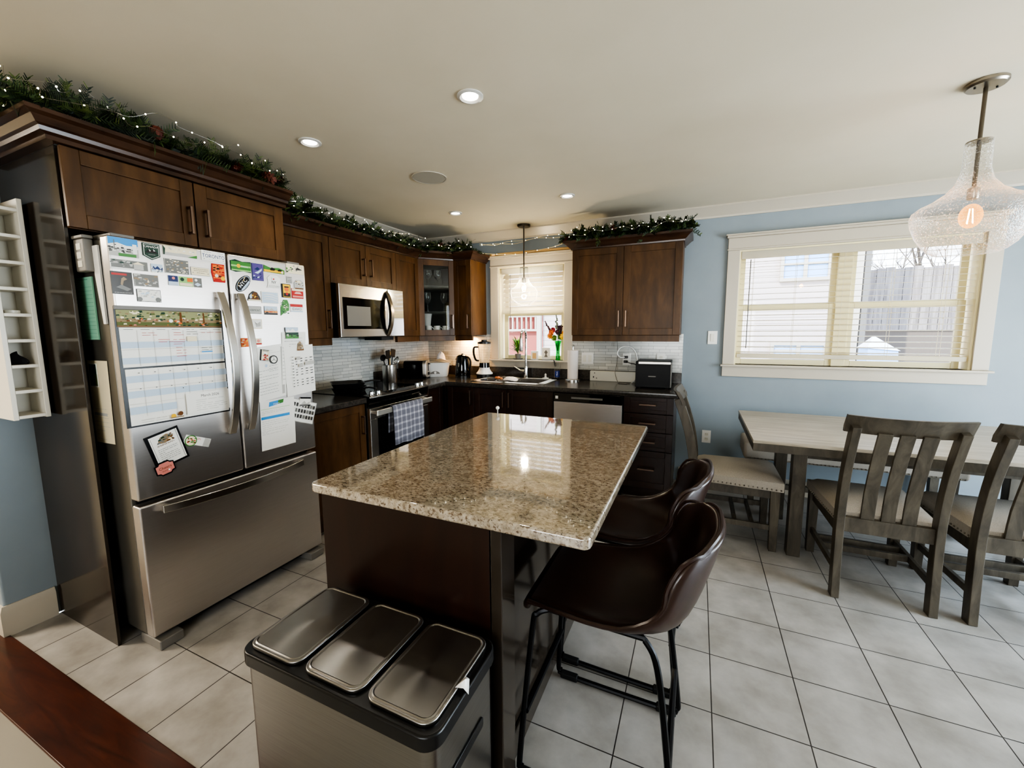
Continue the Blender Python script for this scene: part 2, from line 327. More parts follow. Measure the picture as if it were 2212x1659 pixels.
# ------------------------------------------------------------ room shell
H = 2.44
XR, YF, XL = 6.2, -7.2, -2.6
fl = B(0, XR, -3.41, 0, -.05, 0); struct('floor', fl, 'floor_tile', flat=True)
struct('floor_hall', B(XL, XR, YF, -3.59, -.05, 0), 'hall_floor', flat=True)
struct('trim_1', B(XL, XR, -3.59, -3.41, -.05, .006), 'threshold_wood', bev=.004)
struct('floor_side', B(XL, -.15, -3.41, 0, -.05, 0), 'hall_floor', flat=True)
struct('ceiling', B(XL, XR, YF, .16, H, H + .1), 'ceiling_paint', flat=True)
wl = B(-.15, 0, -3.415, .16, 0, H); struct('wall_left', wl, 'wall_paint', bev=.01)
SW = (.934, 1.668, 1.098, 2.072); BW = (3.196, 4.70, 1.104, 2.066)
wb = MB(); t0, t1 = 0, .16
for x0, x1, z0, z1 in ((0, SW[0], 0, H), (SW[1], BW[0], 0, H), (BW[1], XR, 0, H), (SW[0], SW[1], 0, SW[2]), (SW[0], SW[1], SW[3], H), (BW[0], BW[1], 0, BW[2]), (BW[0], BW[1], BW[3], H)): wb.box(x0, x1, t0, t1, z0, z1)
struct('wall_back', wb, 'wall_paint', flat=True)
# right wall with a wide patio door opening, front wall with a window opening, far left wall
PD = (-3.3, -.9, .05, 2.12)
wr = MB()
for y0, y1, z0, z1 in ((YF, PD[0], 0, H), (PD[1], .16, 0, H), (PD[0], PD[1], PD[3], H), (PD[0], PD[1], 0, PD[2])): wr.box(XR, XR + .15, y0, y1, z0, z1)
struct('wall_right', wr, 'wall_paint', flat=True)
wf = MB(); FWN = (1.6, 4.2, .75, 2.1)
for x0, x1, z0, z1 in ((XL, FWN[0], 0, H), (FWN[1], XR, 0, H), (FWN[0], FWN[1], 0, FWN[2]), (FWN[0], FWN[1], FWN[3], H)): wf.box(x0, x1, YF - .15, YF, z0, z1)
struct('wall_front', wf, 'hall_paint', flat=True)
struct('wall_far', B(XL - .1, XL, YF, 0, 0, H), 'hall_paint', flat=True)
struct('wall_side', B(XL, -.15, 0, .16, 0, H), 'hall_paint', flat=True)
pf = MB()
for y in (PD[0], (PD[0] + PD[1]) / 2, PD[1]): pf.box(XR + .04, XR + .09, y - .04, y + .04, PD[2], PD[3])
pf.box(XR + .04, XR + .09, PD[0], PD[1], PD[2], PD[2] + .08); pf.box(XR + .04, XR + .09, PD[0], PD[1], PD[3] - .08, PD[3])
d = struct('door_1', pf, 'window_vinyl', bev=.004); struct('door_glass', B(XR + .06, XR + .066, PD[0], PD[1], PD[2] + .08, PD[3] - .08), 'pane_glass', d)
pf = MB()
for x in (FWN[0] + .03, (FWN[0] + FWN[1]) / 2, FWN[1] - .03): pf.box(x - .03, x + .03, YF - .1, YF - .05, FWN[2], FWN[3])
pf.box(FWN[0], FWN[1], YF - .1, YF - .05, FWN[2], FWN[2] + .06); pf.box(FWN[0], FWN[1], YF - .1, YF - .05, FWN[3] - .06, FWN[3])
d = struct('window_3', pf, 'window_vinyl', bev=.004); struct('window_pane', B(FWN[0], FWN[1], YF - .078, YF - .072, FWN[2], FWN[3]), 'pane_glass', d)
# crown moulding on the walls, baseboards
cr = [(0, 0), (.0, -.09), (.012, -.09), (.016, -.075), (.03, -.06), (.052, -.04), (.07, -.02), (.082, -.012), (.082, 0)]
struct('trim_2', MB().molding([(0, -3.41), (0, 0), (XR, 0)], cr, H, side=1), 'trim_paint', angle=20)
bb = [(0, 0), (.014, 0), (.014, .105), (.01, .12), (.006, .13), (0, .13)]
struct('baseboard_back', MB().molding([(2.79, 0), (XR, 0)], bb, 0), 'trim_paint')
bl = [(0, 0), (.016, 0), (.016, .122), (.011, .135), (.007, .148), (0, .148)]
struct('baseboard_left', MB().molding([(-.15, -3.415), (0, -3.415), (0, -3.247)], bl, 0), 'trim_paint')
# mosaic backsplash
bs = MB(); bs.box(.002, .008, -2.27, 0, .92, 1.42); struct('trim_3', bs, 'mosaic_left', flat=True)
bs = MB(); bs.box(.008, SW[0] - .09, -.008, -.002, .92, 1.37).box(1.758, 2.784, -.008, -.002, .92, 1.37); struct('trim_4', bs, 'mosaic_back', flat=True)
# ------------------------------------------------------------ windows with casings
def window(n, X0, X1, Z0, Z1, sashes, capx, capz, lx0=None):
    m = MB(); cw = .09; x0o, x1o = X0 - cw, X1 + cw
    m.box(x0o, X0, -.02, 0, Z0, Z1); m.box(X1, x1o, -.02, 0, Z0, Z1)
    m.box(x0o, x1o, -.022, 0, Z1, capz - .03); m.box(x0o - .006, x1o + .006, -.028, -.0225, Z1 + .002, Z1 + .014); m.box(x0o - capx, x1o + capx, -.045, 0, capz - .03, capz - .012); m.box(x0o - capx - .008, x1o + capx + .008, -.055, 0, capz - .012, capz)
    o = struct('window_%d' % n, m, 'trim_paint', bev=.003)
    j = MB(); j.box(X0, X0 + .012, .0, .15, Z0, Z1 - .012); j.box(X1 - .012, X1, .0, .15, Z0, Z1 - .012); j.box(X0, X1, .0, .15, Z1 - .012, Z1); struct('window_jamb', j, 'window_vinyl', o)
    s = MB(); s.box(x0o - .015, x1o + .015, -.055, .15, Z0 - .016, Z0); s.box(x0o, x1o, -.018, 0, Z0 - .105, Z0 - .016); struct('window_sill', s, 'trim_paint', o, bev=.003)
    for (a, b) in sashes:
        f = MB(); zm = (Z0 + Z1) / 2 - .012; y0, y1 = .075, .12
        for za, zb, yy in ((Z0, zm + .035, 0), (zm, Z1 - .01, .022)):
            f.ring(a, b, za, zb, -(y1 + yy - .023), -(y0 + yy), .045, FY(0))
        q = struct('window_frame', f, 'window_vinyl', o, bev=.003)
        g = MB(); g.box(a + .03, b - .03, .092, .096, Z0 + .03, zm + .02).box(a + .03, b - .03, .114, .118, zm + .02, Z1 - .03); struct('window_pane', g, 'pane_glass', q, flat=True)
    return o
w1 = window(1, *SW, [(SW[0] + .03, SW[1] - .012)], .012, 2.188)
w2 = window(2, *BW, [(BW[0] + .012, 3.90), (3.975, BW[1] - .03)], .012, 2.197)
struct('window_mullion', B(3.895, 3.985, .06, .15, BW[2], BW[3] - .01), 'window_vinyl', w2, bev=.003)
def blind(label, x0, x1, ztop, zend, tilt, pitch, cords, wand, wz):
    t = thing('window_blind', label, 'blind', ((x0 + x1) / 2, .03, zend), None)
    part('valance', B(x0, x1, -.004, .012, ztop - .062, ztop), 'blind_white', t, bev=.003); part('headrail', B(x0 + .004, x1 - .004, .014, .06, ztop - .05, ztop - .002), 'blind_white', t)
    s = MB(); z = ztop - .085; i = 0
    while z > zend + .05:
        dz = random.uniform(-.0015, .0015); c, q = math.cos(tilt) * .024, math.sin(tilt) * .024
        s.hexa([(x0 + .006, .036 - c, z - q - .0014 + dz), (x1 - .006, .036 - c, z - q - .0014), (x1 - .006, .036 + c, z + q - .0014), (x0 + .006, .036 + c, z + q - .0014 + dz)], [(x0 + .006, .036 - c, z - q + .0014 + dz), (x1 - .006, .036 - c, z - q + .0014), (x1 - .006, .036 + c, z + q + .0014), (x0 + .006, .036 + c, z + q + .0014 + dz)])
        z -= pitch
    part('slats', s, 'blind_white', t, flat=True)
    part('bottom_rail', B(x0 + .004, x1 - .004, .01, .06, zend, zend + .036), 'blind_white', t, bev=.004)
    for x in cords:
        for y in (.010, .062): part('ladder_cord', B(x - .0012, x + .0012, y - .0008, y + .0008, zend + .02, ztop - .04), 'blind_white', t)
    part('wand', MB().tube([(wand, -.012, ztop - .07), (wand, -.014, wz)], .004, 8), 'grey_plastic', t)
    return t
blind('white slatted blind half lowered over the sink window', SW[0] + .036, SW[1] - .014, 2.06, 1.585, 1.0, .048, (1.08, 1.55), 1.075, 1.42)
blind('wide white slatted blind with open slats over the dining window', BW[0] + .014, BW[1] - .014, 2.054, 1.162, .10, .0445, (3.31, 3.612, 3.92, 4.23, 4.53), 3.28, 1.245)
# ------------------------------------------------------------ kitchen cabinets
def shaker(fr, w, h, t=.02, st=.057, rail=None):
    r = rail or st; m = MB()
    m.box(0, st, 0, h, 0, t, fr).box(w - st, w, 0, h, 0, t, fr).box(st, w - st, 0, r, 0, t, fr).box(st, w - st, h - r, h, 0, t, fr)
    return m.box(st - .004, w - st + .004, r - .004, h - r + .004, .002, t - .010, fr)
def pull(fr, a, b, ln, vert=True):            # square bar pull centred at (a,b)
    m = MB(); h = ln / 2; q = .0055
    if vert: m.box(a - q, a + q, b - h, b + h, .026, .036, fr).box(a - q, a + q, b - h, b - h + .011, 0, .028, fr).box(a - q, a + q, b + h - .011, b + h, 0, .028, fr)
    else: m.box(a - h, a + h, b - q, b + q, .026, .036, fr).box(a - h, a - h + .011, b - q, b + q, 0, .028, fr).box(a + h - .011, a + h, b - q, b + q, 0, .028, fr)
    return m
def door(par, fr, w, h, hx=None, hz=None, mat='cabinet_wood', ln=.14, **kw):
    d = part('door', shaker(fr, w, h, **kw), mat, par, bev=.0025)
    if hx is not None: f2 = F(fr(0, 0, .02), fr.u, fr.v, fr.n); part('handle', pull(f2, hx, hz, ln), 'bronze', d, bev=.0015)
    return d
G = .0015
ZD0, ZD1 = 1.362, 2.122; CROWN = [(0, 0), (.012, 0), (.014, .012), (.026, .02), (.04, .034), (.056, .048), (.066, .052), (.07, .056), (.07, .074), (0, .074)]
def upper(label, fr, w, dep, z0, z1, doors, rail=True, mat='cabinet_wood'):
    # fr: u along the front, v up, n outwards, origin at floor level on the carcass front
    t = thing('wall_cabinet', label, 'cabinet', tuple(fr(w / 2, z0, -dep / 2)))
    part('carcass', MB().box(0, w, z0, z1, -dep, 0, fr), mat, t, bev=.002)
    for a, dw, hx in doors: door(t, F(fr(a + G, z0, .001), fr.u, fr.v, fr.n), dw - 2 * G, z1 - z0, hx, .143 if z1 - z0 > .5 else .155, mat)
    if rail: part('light_rail', MB().box(.004, w - .004, z0 - .055, z0, -.024, .008, fr), mat, t, bev=.003)
    return t
L = FX(.322)                                   # left wall uppers: carcass front
def LF(y): return FX(.322, y)
upper('brown wood wall cabinet between the refrigerator and the microwave', LF(-2.26), .552, .312, ZD0, ZD1, [(0, .552, .51)])
upper('short two-door brown wall cabinet above the microwave', LF(-1.706), .757, .312, 1.782, ZD1, [(0, .378, .335), (.378, .379, .042)], rail=False)
upper('narrow brown wall cabinet right of the microwave', LF(-.949), .344, .312, ZD0, ZD1, [(0, .344, None)])
# diagonal corner cabinet with a glass door
t = thing('corner_cabinet', 'diagonal corner wall cabinet with glass door showing glassware', 'cabinet', (.2, -.2, ZD0))
p0, p1 = Vector((.322, -.605)), Vector((.575, -.322)); dv = (p1 - p0); wd = dv.length; CF = F((p0.x, p0.y, 0), (dv.x, dv.y, 0), (0, 0, 1))
c = MB(); ply = [(.01, -.01), (.01, -.605), (.322, -.605), (.575, -.322), (.575, -.01)]
for za, zb in ((ZD0, ZD0 + .018), (ZD1 - .018, ZD1)): c.prism(W0, ply, za, zb)
c.box(.01, .02, -.605, -.01, ZD0, ZD1).box(.01, .575, -.02, -.01, ZD0, ZD1).box(.01, .322, -.605, -.597, ZD0, ZD1).box(.567, .575, -.322, -.01, ZD0, ZD1)
part('carcass', c, 'cabinet_wood_shaded', t)
d = MB(); h = ZD1 - ZD0; st = .058; f2 = F(CF(.003, ZD0, .001), CF.u, CF.v, CF.n); w = wd - .006
d.box(0, st, 0, h, 0, .02, f2).box(w - st, w, 0, h, 0, .02, f2).box(st, w - st, 0, st, 0, .02, f2).box(st, w - st, h - st, h, 0, .02, f2)
d = part('door', d, 'cabinet_wood', t, bev=.0025); part('glass_pane', MB().box(st - .004, w - st + .004, st - .004, h - st + .004, .008, .012, f2), 'cabinet_glass', d, flat=True)
part('handle', pull(F(f2(0, 0, .02), f2.u, f2.v, f2.n), w - .03, .143, .14), 'bronze', d, bev=.0015)
for z in (1.60, 1.862): part('glass_shelf', MB().prism(W0, [(.022, -.022), (.022, -.592), (.30, -.592), (.56, -.30), (.56, -.022)], z, z + .008), 'clear_glass', t, flat=True)
part('light_rail', MB().box(.004, wd - .004, ZD0 - .055, ZD0, -.024, .008, CF), 'cabinet_wood', t, bev=.003)
upper('narrow dark wall cabinet beside the sink window with wood side panel', FY(-.322, .577), .21, .312, ZD0, ZD1, [(0, .21, .175)])
rc = upper('two-door brown wall cabinet right of the sink window', FY(-.322, 1.84), .925, .312, ZD0, ZD1, [(0, .455, .424), (.455, .47, .030)])
part('crown', MB().molding([(1.842, -.01), (1.842, -.342), (2.763, -.342), (2.763, -.01)], CROWN, ZD1, side=1), 'crown_wood', rc, angle=20)
ct = MB().molding([(.342, -2.258), (.342, -.613), (.583, -.342), (.787, -.342), (.787, -.012)], CROWN, ZD1, side=1); single('crown_molding', ct, 'crown_wood', 'long brown crown molding capping the wall cabinets along the range wall', 'molding', angle=20)
# tall refrigerator surround
t = thing('refrigerator_cabinet', 'deep brown two-door cabinet over the refrigerator with tall dark end panel', 'cabinet', (.3, -2.76, 1.83))
part('carcass', B(.012, .577, -3.225, -2.262, 1.835, 2.15), 'cabinet_wood', t, bev=.002); part('end_panel', B(.004, .563, -3.237, -3.225, 0, 2.15), 'panel_dark', t, label='tall glossy dark end panel', bev=.001)
door(t, FX(.578, -3.232, 1.838), .469, .309, .437, .12, ln=.13); door(t, FX(.578, -2.757, 1.838), .482, .309, .038, .12, ln=.13)
part('crown', MB().molding([(.004, -3.237), (.579, -3.237), (.579, -2.262)], [(0, -.002), (.036, -.002), (.036, .014), (.056, .02), (.060, .034), (.070, .040), (.084, .062), (.105, .07), (.105, .085), (0, .085)], 2.152, side=1), 'crown_wood', t, angle=20)
# ------------------------------------------------------------ base cabinets and worktops
def base(label, fr, w, dep, fronts, mat='cabinet_wood_shaded', toe=True):
    t = thing('base_cabinet', label, 'cabinet', tuple(fr(w / 2, 0, -dep / 2)))
    part('carcass', MB().box(0, .018, .1, .872, -dep, 0, fr).box(w - .018, w, .1, .872, -dep, 0, fr).box(.018, w - .018, .1, .118, -dep, 0, fr).box(.018, w - .018, .118, .872, -dep, -dep + .01, fr).box(.018, w - .018, .84, .872, -.02, 0, fr).box(.018, w - .018, .118, .16, -.02, 0, fr), mat, t, bev=.0015)
    if toe: part('toe_kick', MB().box(.004, w - .004, 0, .1, -dep, -.06, fr), mat, t)
    for kind, a, b, ww, hh, hx, hz in fronts:
        f2 = F(fr(a + G, b, .001), fr.u, fr.v, fr.n)
        if kind == 'door': door(t, f2, ww - 2 * G, hh, hx, hz, mat)
        else:
            q = part('drawer', shaker(f2, ww - 2 * G, hh, st=.05, rail=.03 if hh < .2 else .05), mat, t, bev=.0025); part('handle', pull(F(f2(0, 0, .02), f2.u, f2.v, f2.n), hx, hz, .13, False), 'bronze', q, bev=.0015)
    return t
base('brown base cabinet between the refrigerator and the range', FX(.60, -2.262), .556, .59, [('door', 0, .11, .556, .755, .515, .60)], 'cabinet_wood')
base('narrow dark base cabinet between the range and the corner', FX(.60, -.947), .297, .59, [('door', 0, .11, .297, .755, None, None)])
base('dark base cabinet in the corner left of the sink doors', FY(-.60, .605), .35, .59, [('door', .05, .11, .30, .755, .268, .66)])
base('two-door dark sink base cabinet under the sink', FY(-.60, .956), .804, .59, [('door', 0, .11, .348, .755, .318, .66), ('door', .349, .11, .455, .755, .03, .66)])
base('dark four-drawer base cabinet at the end of the counter', FY(-.60, 2.368), .385, .59, [('drawer', 0, z, .385, hh, .19, hz) for z, hh, hz in ((.735, .132, .075), (.583, .147, .075), (.428, .15, .075), (.11, .313, .165))])
ct = MB().box(.004, .648, -2.262, -1.709, .874, .914); single('countertop', ct, 'counter_laminate', 'short dark countertop section between refrigerator and range', 'countertop', bev=.006, seg=3)
SK = (.92, 1.60, -.525, -.12)
t = thing('countertop', 'long dark L-shaped countertop with low backsplash around the sink', 'countertop', (1.4, -.3, .874))
c = MB()
for x0, x1, y0, y1 in ((.004, .648, -.947, -.6485), (.004, SK[0], -.6485, -.004), (SK[1], 2.79, -.6485, -.004), (SK[0], SK[1], -.6485, SK[2]), (SK[0], SK[1], SK[3], -.004)): c.box(x0, x1, y0, y1, .874, .914)
part('worktop', c, 'counter_laminate', t, flat=True); part('front_edge', MB().molding([(.648, -.947), (.648, -.648), (2.79, -.648), (2.79, -.004)], [(-.004, 0), (.003, 0), (.006, .006), (.006, .034), (.003, .040), (-.004, .0402)], .874, side=1), 'counter_laminate', t, angle=60)
part('backsplash_lip', MB().box(.009, .028, -.941, -.01, .9145, 1.016).box(.028, 2.785, -.029, -.01, .9145, 1.016), 'counter_laminate', t, bev=.004)
# sink
t = thing('kitchen_sink', 'stainless steel double sink set into the dark countertop', 'sink', (1.26, -.32, .75))
r = MB(); X0, X1, Y0, Y1 = .885, 1.64, -.56, -.075; xm = 1.235
for a in ((X0, X1, Y0, SK[2] + .03), (X0, X1, SK[3] - .03, Y1), (X0, SK[0] + .03, Y0, Y1), (SK[1] - .03, X1, Y0, Y1), (xm - .02, xm + .02, Y0, Y1)): r.box(*a, .9145, .9195)
part('rim', r, 'steel_satin', t, bev=.002)
for a, b in ((SK[0] + .028, xm - .018), (xm + .018, SK[1] - .028)):
    q = MB(); y0, y1 = SK[2] + .028, SK[3] - .028; z0 = .74
    q.box(a + .003, b - .003, y0 + .003, y1 - .003, z0, z0 + .003).box(a, a + .003, y0, y1, z0, .917).box(b - .003, b, y0, y1, z0, .917).box(a, b, y0, y0 + .003, z0, .917).box(a, b, y1 - .003, y1, z0, .917); part('basin', q, 'steel_plain', t)
# ------------------------------------------------------------ refrigerator
fx, y0, y1, ym = .759, -3.186, -2.278, -2.7265
t = thing('refrigerator', 'stainless French door refrigerator covered in magnets and papers', 'refrigerator', (.4, -2.73, 0))
part('body', B(.06, .69, y0 + .004, y1 - .004, .06, 1.79), 'fridge_side', t, label='grey textured cabinet body', bev=.006)
part('gasket', B(.69, .70, y0 + .02, y1 - .02, .08, 1.78), 'rubber', t)
def fdoor(nm, a, b, z0, z1): return part(nm, B(.70, fx, a, b, z0, z1), 'steel_brushed', t, bev=.009, seg=3)
dl = fdoor('door', y0, ym - .0045, .695, 1.801); dr = fdoor('door', ym + .0045, y1, .695, 1.801); fz = fdoor('freezer_drawer', y0, y1, .062, .670)
def bow(fr, L_, b0, w, hgt, along):            # bowed bar handle
    pts = []
    for i in range(17):
        q = i / 16; s_ = math.sin(PI * q) ** .8; pts.append(fr(*((b0, q * L_) if along == 'v' else (q * L_, b0)), .022 + (hgt - .022) * s_))
    m = MB().ribbon(pts, w, .016, fr.n)
    for q in (0.02, .98): a, b = (b0, q * L_) if along == 'v' else (q * L_, b0); m.box(a - .012, a + .012, b - .014, b + .014, 0, .026, fr)
    return m
for dd, yy in ((dl, -2.787), (dr, -2.690)): part('handle', bow(FX(fx, 0, .906), .70, yy, .034, .092, 'v'), 'steel_plain', dd, bev=.004)
part('handle', bow(FX(fx, -3.112, 0), .716, .638, .036, .072, 'h'), 'steel_plain', fz, bev=.004)
for yy in (y0 + .01, y1 - .105): part('foot', B(.62, .78, yy, yy + .095, .0, .045), 'grey_plastic', t, bev=.006)
part('base_grille', B(.6, .70, y0 + .11, y1 - .11, .02, .058), 'black_plastic', t)
part('hinge_cover', B(.60, .74, y0 + .02, y0 + .10, 1.79, 1.815), 'grey_plastic', t, bev=.004); part('hinge_cover', B(.60, .74, y1 - .10, y1 - .02, 1.79, 1.815), 'grey_plastic', t, bev=.004)
# ------------------------------------------------------------ range, microwave, dishwasher
ya, yb = -1.704, -.951
t = thing('range', 'black and stainless slide-in electric range with four knobs', 'range', (.35, -1.33, 0))
part('body', B(.03, .632, ya + .004, yb - .004, .03, .905), 'black_plastic', t, bev=.003)
part('cooktop', B(.03, .60, ya, yb, .905, .919), 'black_gloss', t, label='glossy black glass cooktop', bev=.003)
cp = MB(); N = 14
rows = []
for i in range(N + 1):
    y = ya + (yb - ya) * i / N; bx = .022 * (1 - (2 * i / N - 1) ** 2); rows.append([(.585, y, .921), (.60, y, .926), (.655 + bx, y, .916), (.664 + bx, y, .905), (.658 + bx * .9, y, .87), (.648 + bx * .5, y, .835), (.60, y, .832)])
part('control_panel', MB().grid(rows), 'black_gloss', t)
st = MB(); rows = []
for i in range(N + 1):
    y = ya + (yb - ya) * i / N; bx = .022 * (1 - (2 * i / N - 1) ** 2); rows.append([(.60, y, .928), (.652 + bx, y, .9205), (.668 + bx, y, .9165), (.669 + bx, y, .9085), (.66 + bx, y, .908)])
part('control_trim', MB().grid(rows), 'steel_plain', t)
part('display', MB().hexa([(.606, -1.49, .926), (.606, -1.17, .926), (.66, -1.17, .918), (.66, -1.49, .918)], [(.606, -1.49, .9295), (.606, -1.17, .9295), (.66, -1.17, .9222), (.66, -1.49, .9222)]), 'black_gloss', t)
for x, y in ((.630, -1.64), (.640, -1.575), (.636, -1.075), (.630, -1.005)):
    k = part('knob', MB().lathe((x, y, .922), [(.025, 0), (.025, .006), (.021, .008), (.019, .026), (.016, .028)], 20), 'chrome', t); part('pointer', B(x - .014, x + .014, y - .003, y + .003, .949, .955), 'chrome', k, bev=.001)
dn = MB(); xd = .662
dn.box(.632, xd, ya + .006, yb - .006, .74, .826).box(.632, xd, ya + .006, ya + .085, .33, .74).box(.632, xd, yb - .085, yb - .006, .33, .74).box(.632, xd, ya + .006, yb - .006, .25, .33)
d = part('oven_door', dn, 'steel_plain', t, bev=.003); part('oven_window', B(.634, xd - .002, ya + .08, yb - .08, .32, .745), 'black_gloss', d)
hm = B(.706, .722, ya + .02, yb - .02, .772, .816).box(xd, .714, ya + .02, ya + .05, .785, .806).box(xd, .714, yb - .05, yb - .02, .785, .806); part('handle', hm, 'steel_satin', d, bev=.006, seg=3)
part('bottom_drawer', B(.632, .66, ya + .006, yb - .006, .06, .243), 'steel_plain', t, bev=.004)
# towel over the oven handle
def towel():
    tt = NT('plaid_cloth'); v = tt.coord(); sp = tt.n('ShaderNodeSeparateXYZ'); tt.l(v, sp.inputs[0]); acc = None
    for ax, sc in ((1, 18), (2, 18)):
        m1 = tt.n('ShaderNodeMath', operation='MULTIPLY'); tt.l(sp.outputs[ax], m1.inputs[0]); m1.inputs[1].default_value = sc; m2 = tt.n('ShaderNodeMath', operation='FRACT'); tt.l(m1.outputs[0], m2.inputs[0])
        m3 = tt.n('ShaderNodeMath', operation='LESS_THAN'); tt.l(m2.outputs[0], m3.inputs[0]); m3.inputs[1].default_value = .3
        if acc is None: acc = m3.outputs[0]
        else: m4 = tt.n('ShaderNodeMath', operation='ADD'); tt.l(acc, m4.inputs[0]); tt.l(m3.outputs[0], m4.inputs[1]); m5 = tt.n('ShaderNodeMath', operation='MULTIPLY'); tt.l(m4.outputs[0], m5.inputs[0]); m5.inputs[1].default_value = .5; acc = m5.outputs[0]
    c = tt.ramp(acc, [(0, S(104, 104, 114)), (.5, S(136, 136, 146)), (1, S(176, 176, 184))]); f = tt.noise(v, 120, 2); tt.col(c); tt.set(Roughness=.95); tt.bump(f, .3, .002)
towel()
rows = []
pf = [(.676, .60), (.680, .68), (.684, .76), (.694, .805), (.706, .8225), (.722, .8235), (.730, .812), (.733, .77), (.735, .70), (.736, .63), (.736, .56), (.737, .505)]
for k, (x, z) in enumerate(pf):
    r_ = []
    for i in range(25):
        q = i / 24; y = -1.52 + .39 * q + (.012 * q if k > 7 else 0); fold = max(0, k - 5) / 6; r_.append((x + fold * .006 * math.sin(q * 17), y + .01 * fold * (.5 - q), z + (.004 * math.sin(q * 9) if k in (0, 11) else 0) - (.012 * q if k == 11 else 0)))
    rows.append(r_)
single('dish_towel', MB().grid(rows), 'plaid_cloth', 'grey plaid dish towel hanging over the oven door handle', 'towel', solid=.004)
# microwave
t = thing('microwave', 'stainless over-the-range microwave with curved vertical handle', 'microwave', (.2, -1.33, 1.36))
part('body', B(.01, .385, ya, yb, 1.362, 1.778), 'black_plastic', t, bev=.003)
d = part('door', B(.387, .416, ya, -1.165, 1.366, 1.776), 'steel_plain', t, bev=.005); part('window_frame', B(.41, .4175, ya + .03, -1.20, 1.43, 1.675), 'black_gloss', d, bev=.002); part('window', B(.412, .4185, ya + .07, -1.38, 1.455, 1.61), 'grey_plastic', d)
h = [(.416, -1.172, 1.742), (.43, -1.175, 1.737), (.462, -1.178, 1.66), (.478, -1.18, 1.56), (.462, -1.178, 1.46), (.43, -1.175, 1.39), (.416, -1.172, 1.386)]
q = part('handle', MB().ribbon(spline(h, 4), .034, .010, (1, 0, 0)), 'nickel', d, bev=.003); part('grip', MB().ribbon(spline([(x - .011, y - .004, z) for x, y, z in h[1:-1]], 4), .036, .010, (1, 0, 0)), 'black_gloss', q)
part('control_panel', B(.387, .4165, -1.162, yb, 1.366, 1.776), 'chrome', t, bev=.005)
part('vent_grille', B(.10, .30, -1.13, -.97, 1.33, 1.362), 'black_plastic', t)
# dishwasher
t = thing('dishwasher', 'stainless dishwasher with black control strip under the counter', 'dishwasher', (2.06, -.3, 0))
part('tub', B(1.768, 2.36, -.60, -.03, .09, .868), 'black_plastic', t); part('door', B(1.77, 2.358, -.64, -.60, .11, .79), 'steel_brushed', t, bev=.004)
c = part('control_strip', B(1.77, 2.358, -.645, -.60, .793, .868), 'black_gloss', t, bev=.004); part('status_sticker', B(1.788, 1.812, -.6465, -.645, .815, .84), 'white_plastic', c); part('latch', B(1.93, 2.2, -.648, -.645, .822, .838), 'grey_plastic', c)
part('toe_kick', B(1.772, 2.356, -.58, -.56, 0, .09), 'black_plastic', t)
# ------------------------------------------------------------ flat printed things on the refrigerator
K = dict(k=S(16, 16, 18), w=S(238, 236, 230), g=S(120, 120, 116), lg=S(186, 184, 178), dg=S(66, 64, 62), r=S(186, 40, 34), o=S(226, 116, 50), y=S(236, 186, 40), gn=S(70, 130, 62), dgn=S(28, 62, 48), b=S(60, 150, 214), db=S(36, 56, 104), t=S(150, 128, 98), c=S(232, 220, 190), p=S(92, 78, 140), br=S(112, 70, 32), bl=S(190, 206, 222), pk=S(222, 140, 130), lgn=S(150, 196, 120))
def art(m, fr, w, h, shapes, c0):
    e = .00025; c = c0
    for s in shapes:
        k = s[0]; c += e
        if k == 'r': m.col = K[s[5]]; m.poly(fr, [(s[1] * w, s[2] * h), (s[3] * w, s[2] * h), (s[3] * w, s[4] * h), (s[1] * w, s[4] * h)], c)
        elif k == 'p': m.col = K[s[2]]; m.poly(fr, [(a * w, b * h) for a, b in s[1]], c)
        elif k == 'c': m.col = K[s[4]]; m.poly(fr, [(s[1] * w + s[3] * math.cos(a * PI / 10), s[2] * h + s[3] * math.sin(a * PI / 10)) for a in range(20)], c)
        elif k == 't': m.col = K[s[5]]; m.text(F(fr(s[2] * w, s[3] * h), fr.u, fr.v, fr.n), s[1], s[4], c, sx=s[6] if len(s) > 6 else 1)
        elif k == 'n':                       # speckle of small dashes: n, count, area, colours, size
            rn = random.Random(s[1])
            for _ in range(s[1]):
                a = s[2] + rn.random() * (s[4] - s[2]); b = s[3] + rn.random() * (s[5] - s[3]); q = s[7] * (.5 + rn.random()); m.col = K[rn.choice(s[6])]
                m.poly(fr, [(a * w - q, b * h - q * .5), (a * w + q, b * h - q * .4), (a * w + q * .7, b * h + q * .5), (a * w - q * .8, b * h + q * .4)], c + rn.random() * .0002)
            c += .0003
        elif k == 'l':                       # text-like lines: u0,v0,u1,v1,rows,colour
            rn = random.Random(s[5] * 7 + int(s[1] * 100)); m.col = K[s[6]]
            for i in range(s[5]):
                b = s[4] - (s[4] - s[2]) * (i / max(1, s[5] - 1)); a = s[1]
                while a < s[3] - .02:
                    q = min(s[3], a + .03 + rn.random() * .09); m.poly(fr, [(a * w, b * h), (q * w, b * h), (q * w, b * h + .0016), (a * w, b * h + .0016)], c); a = q + .02
                    if rn.random() < .08: break
    return m
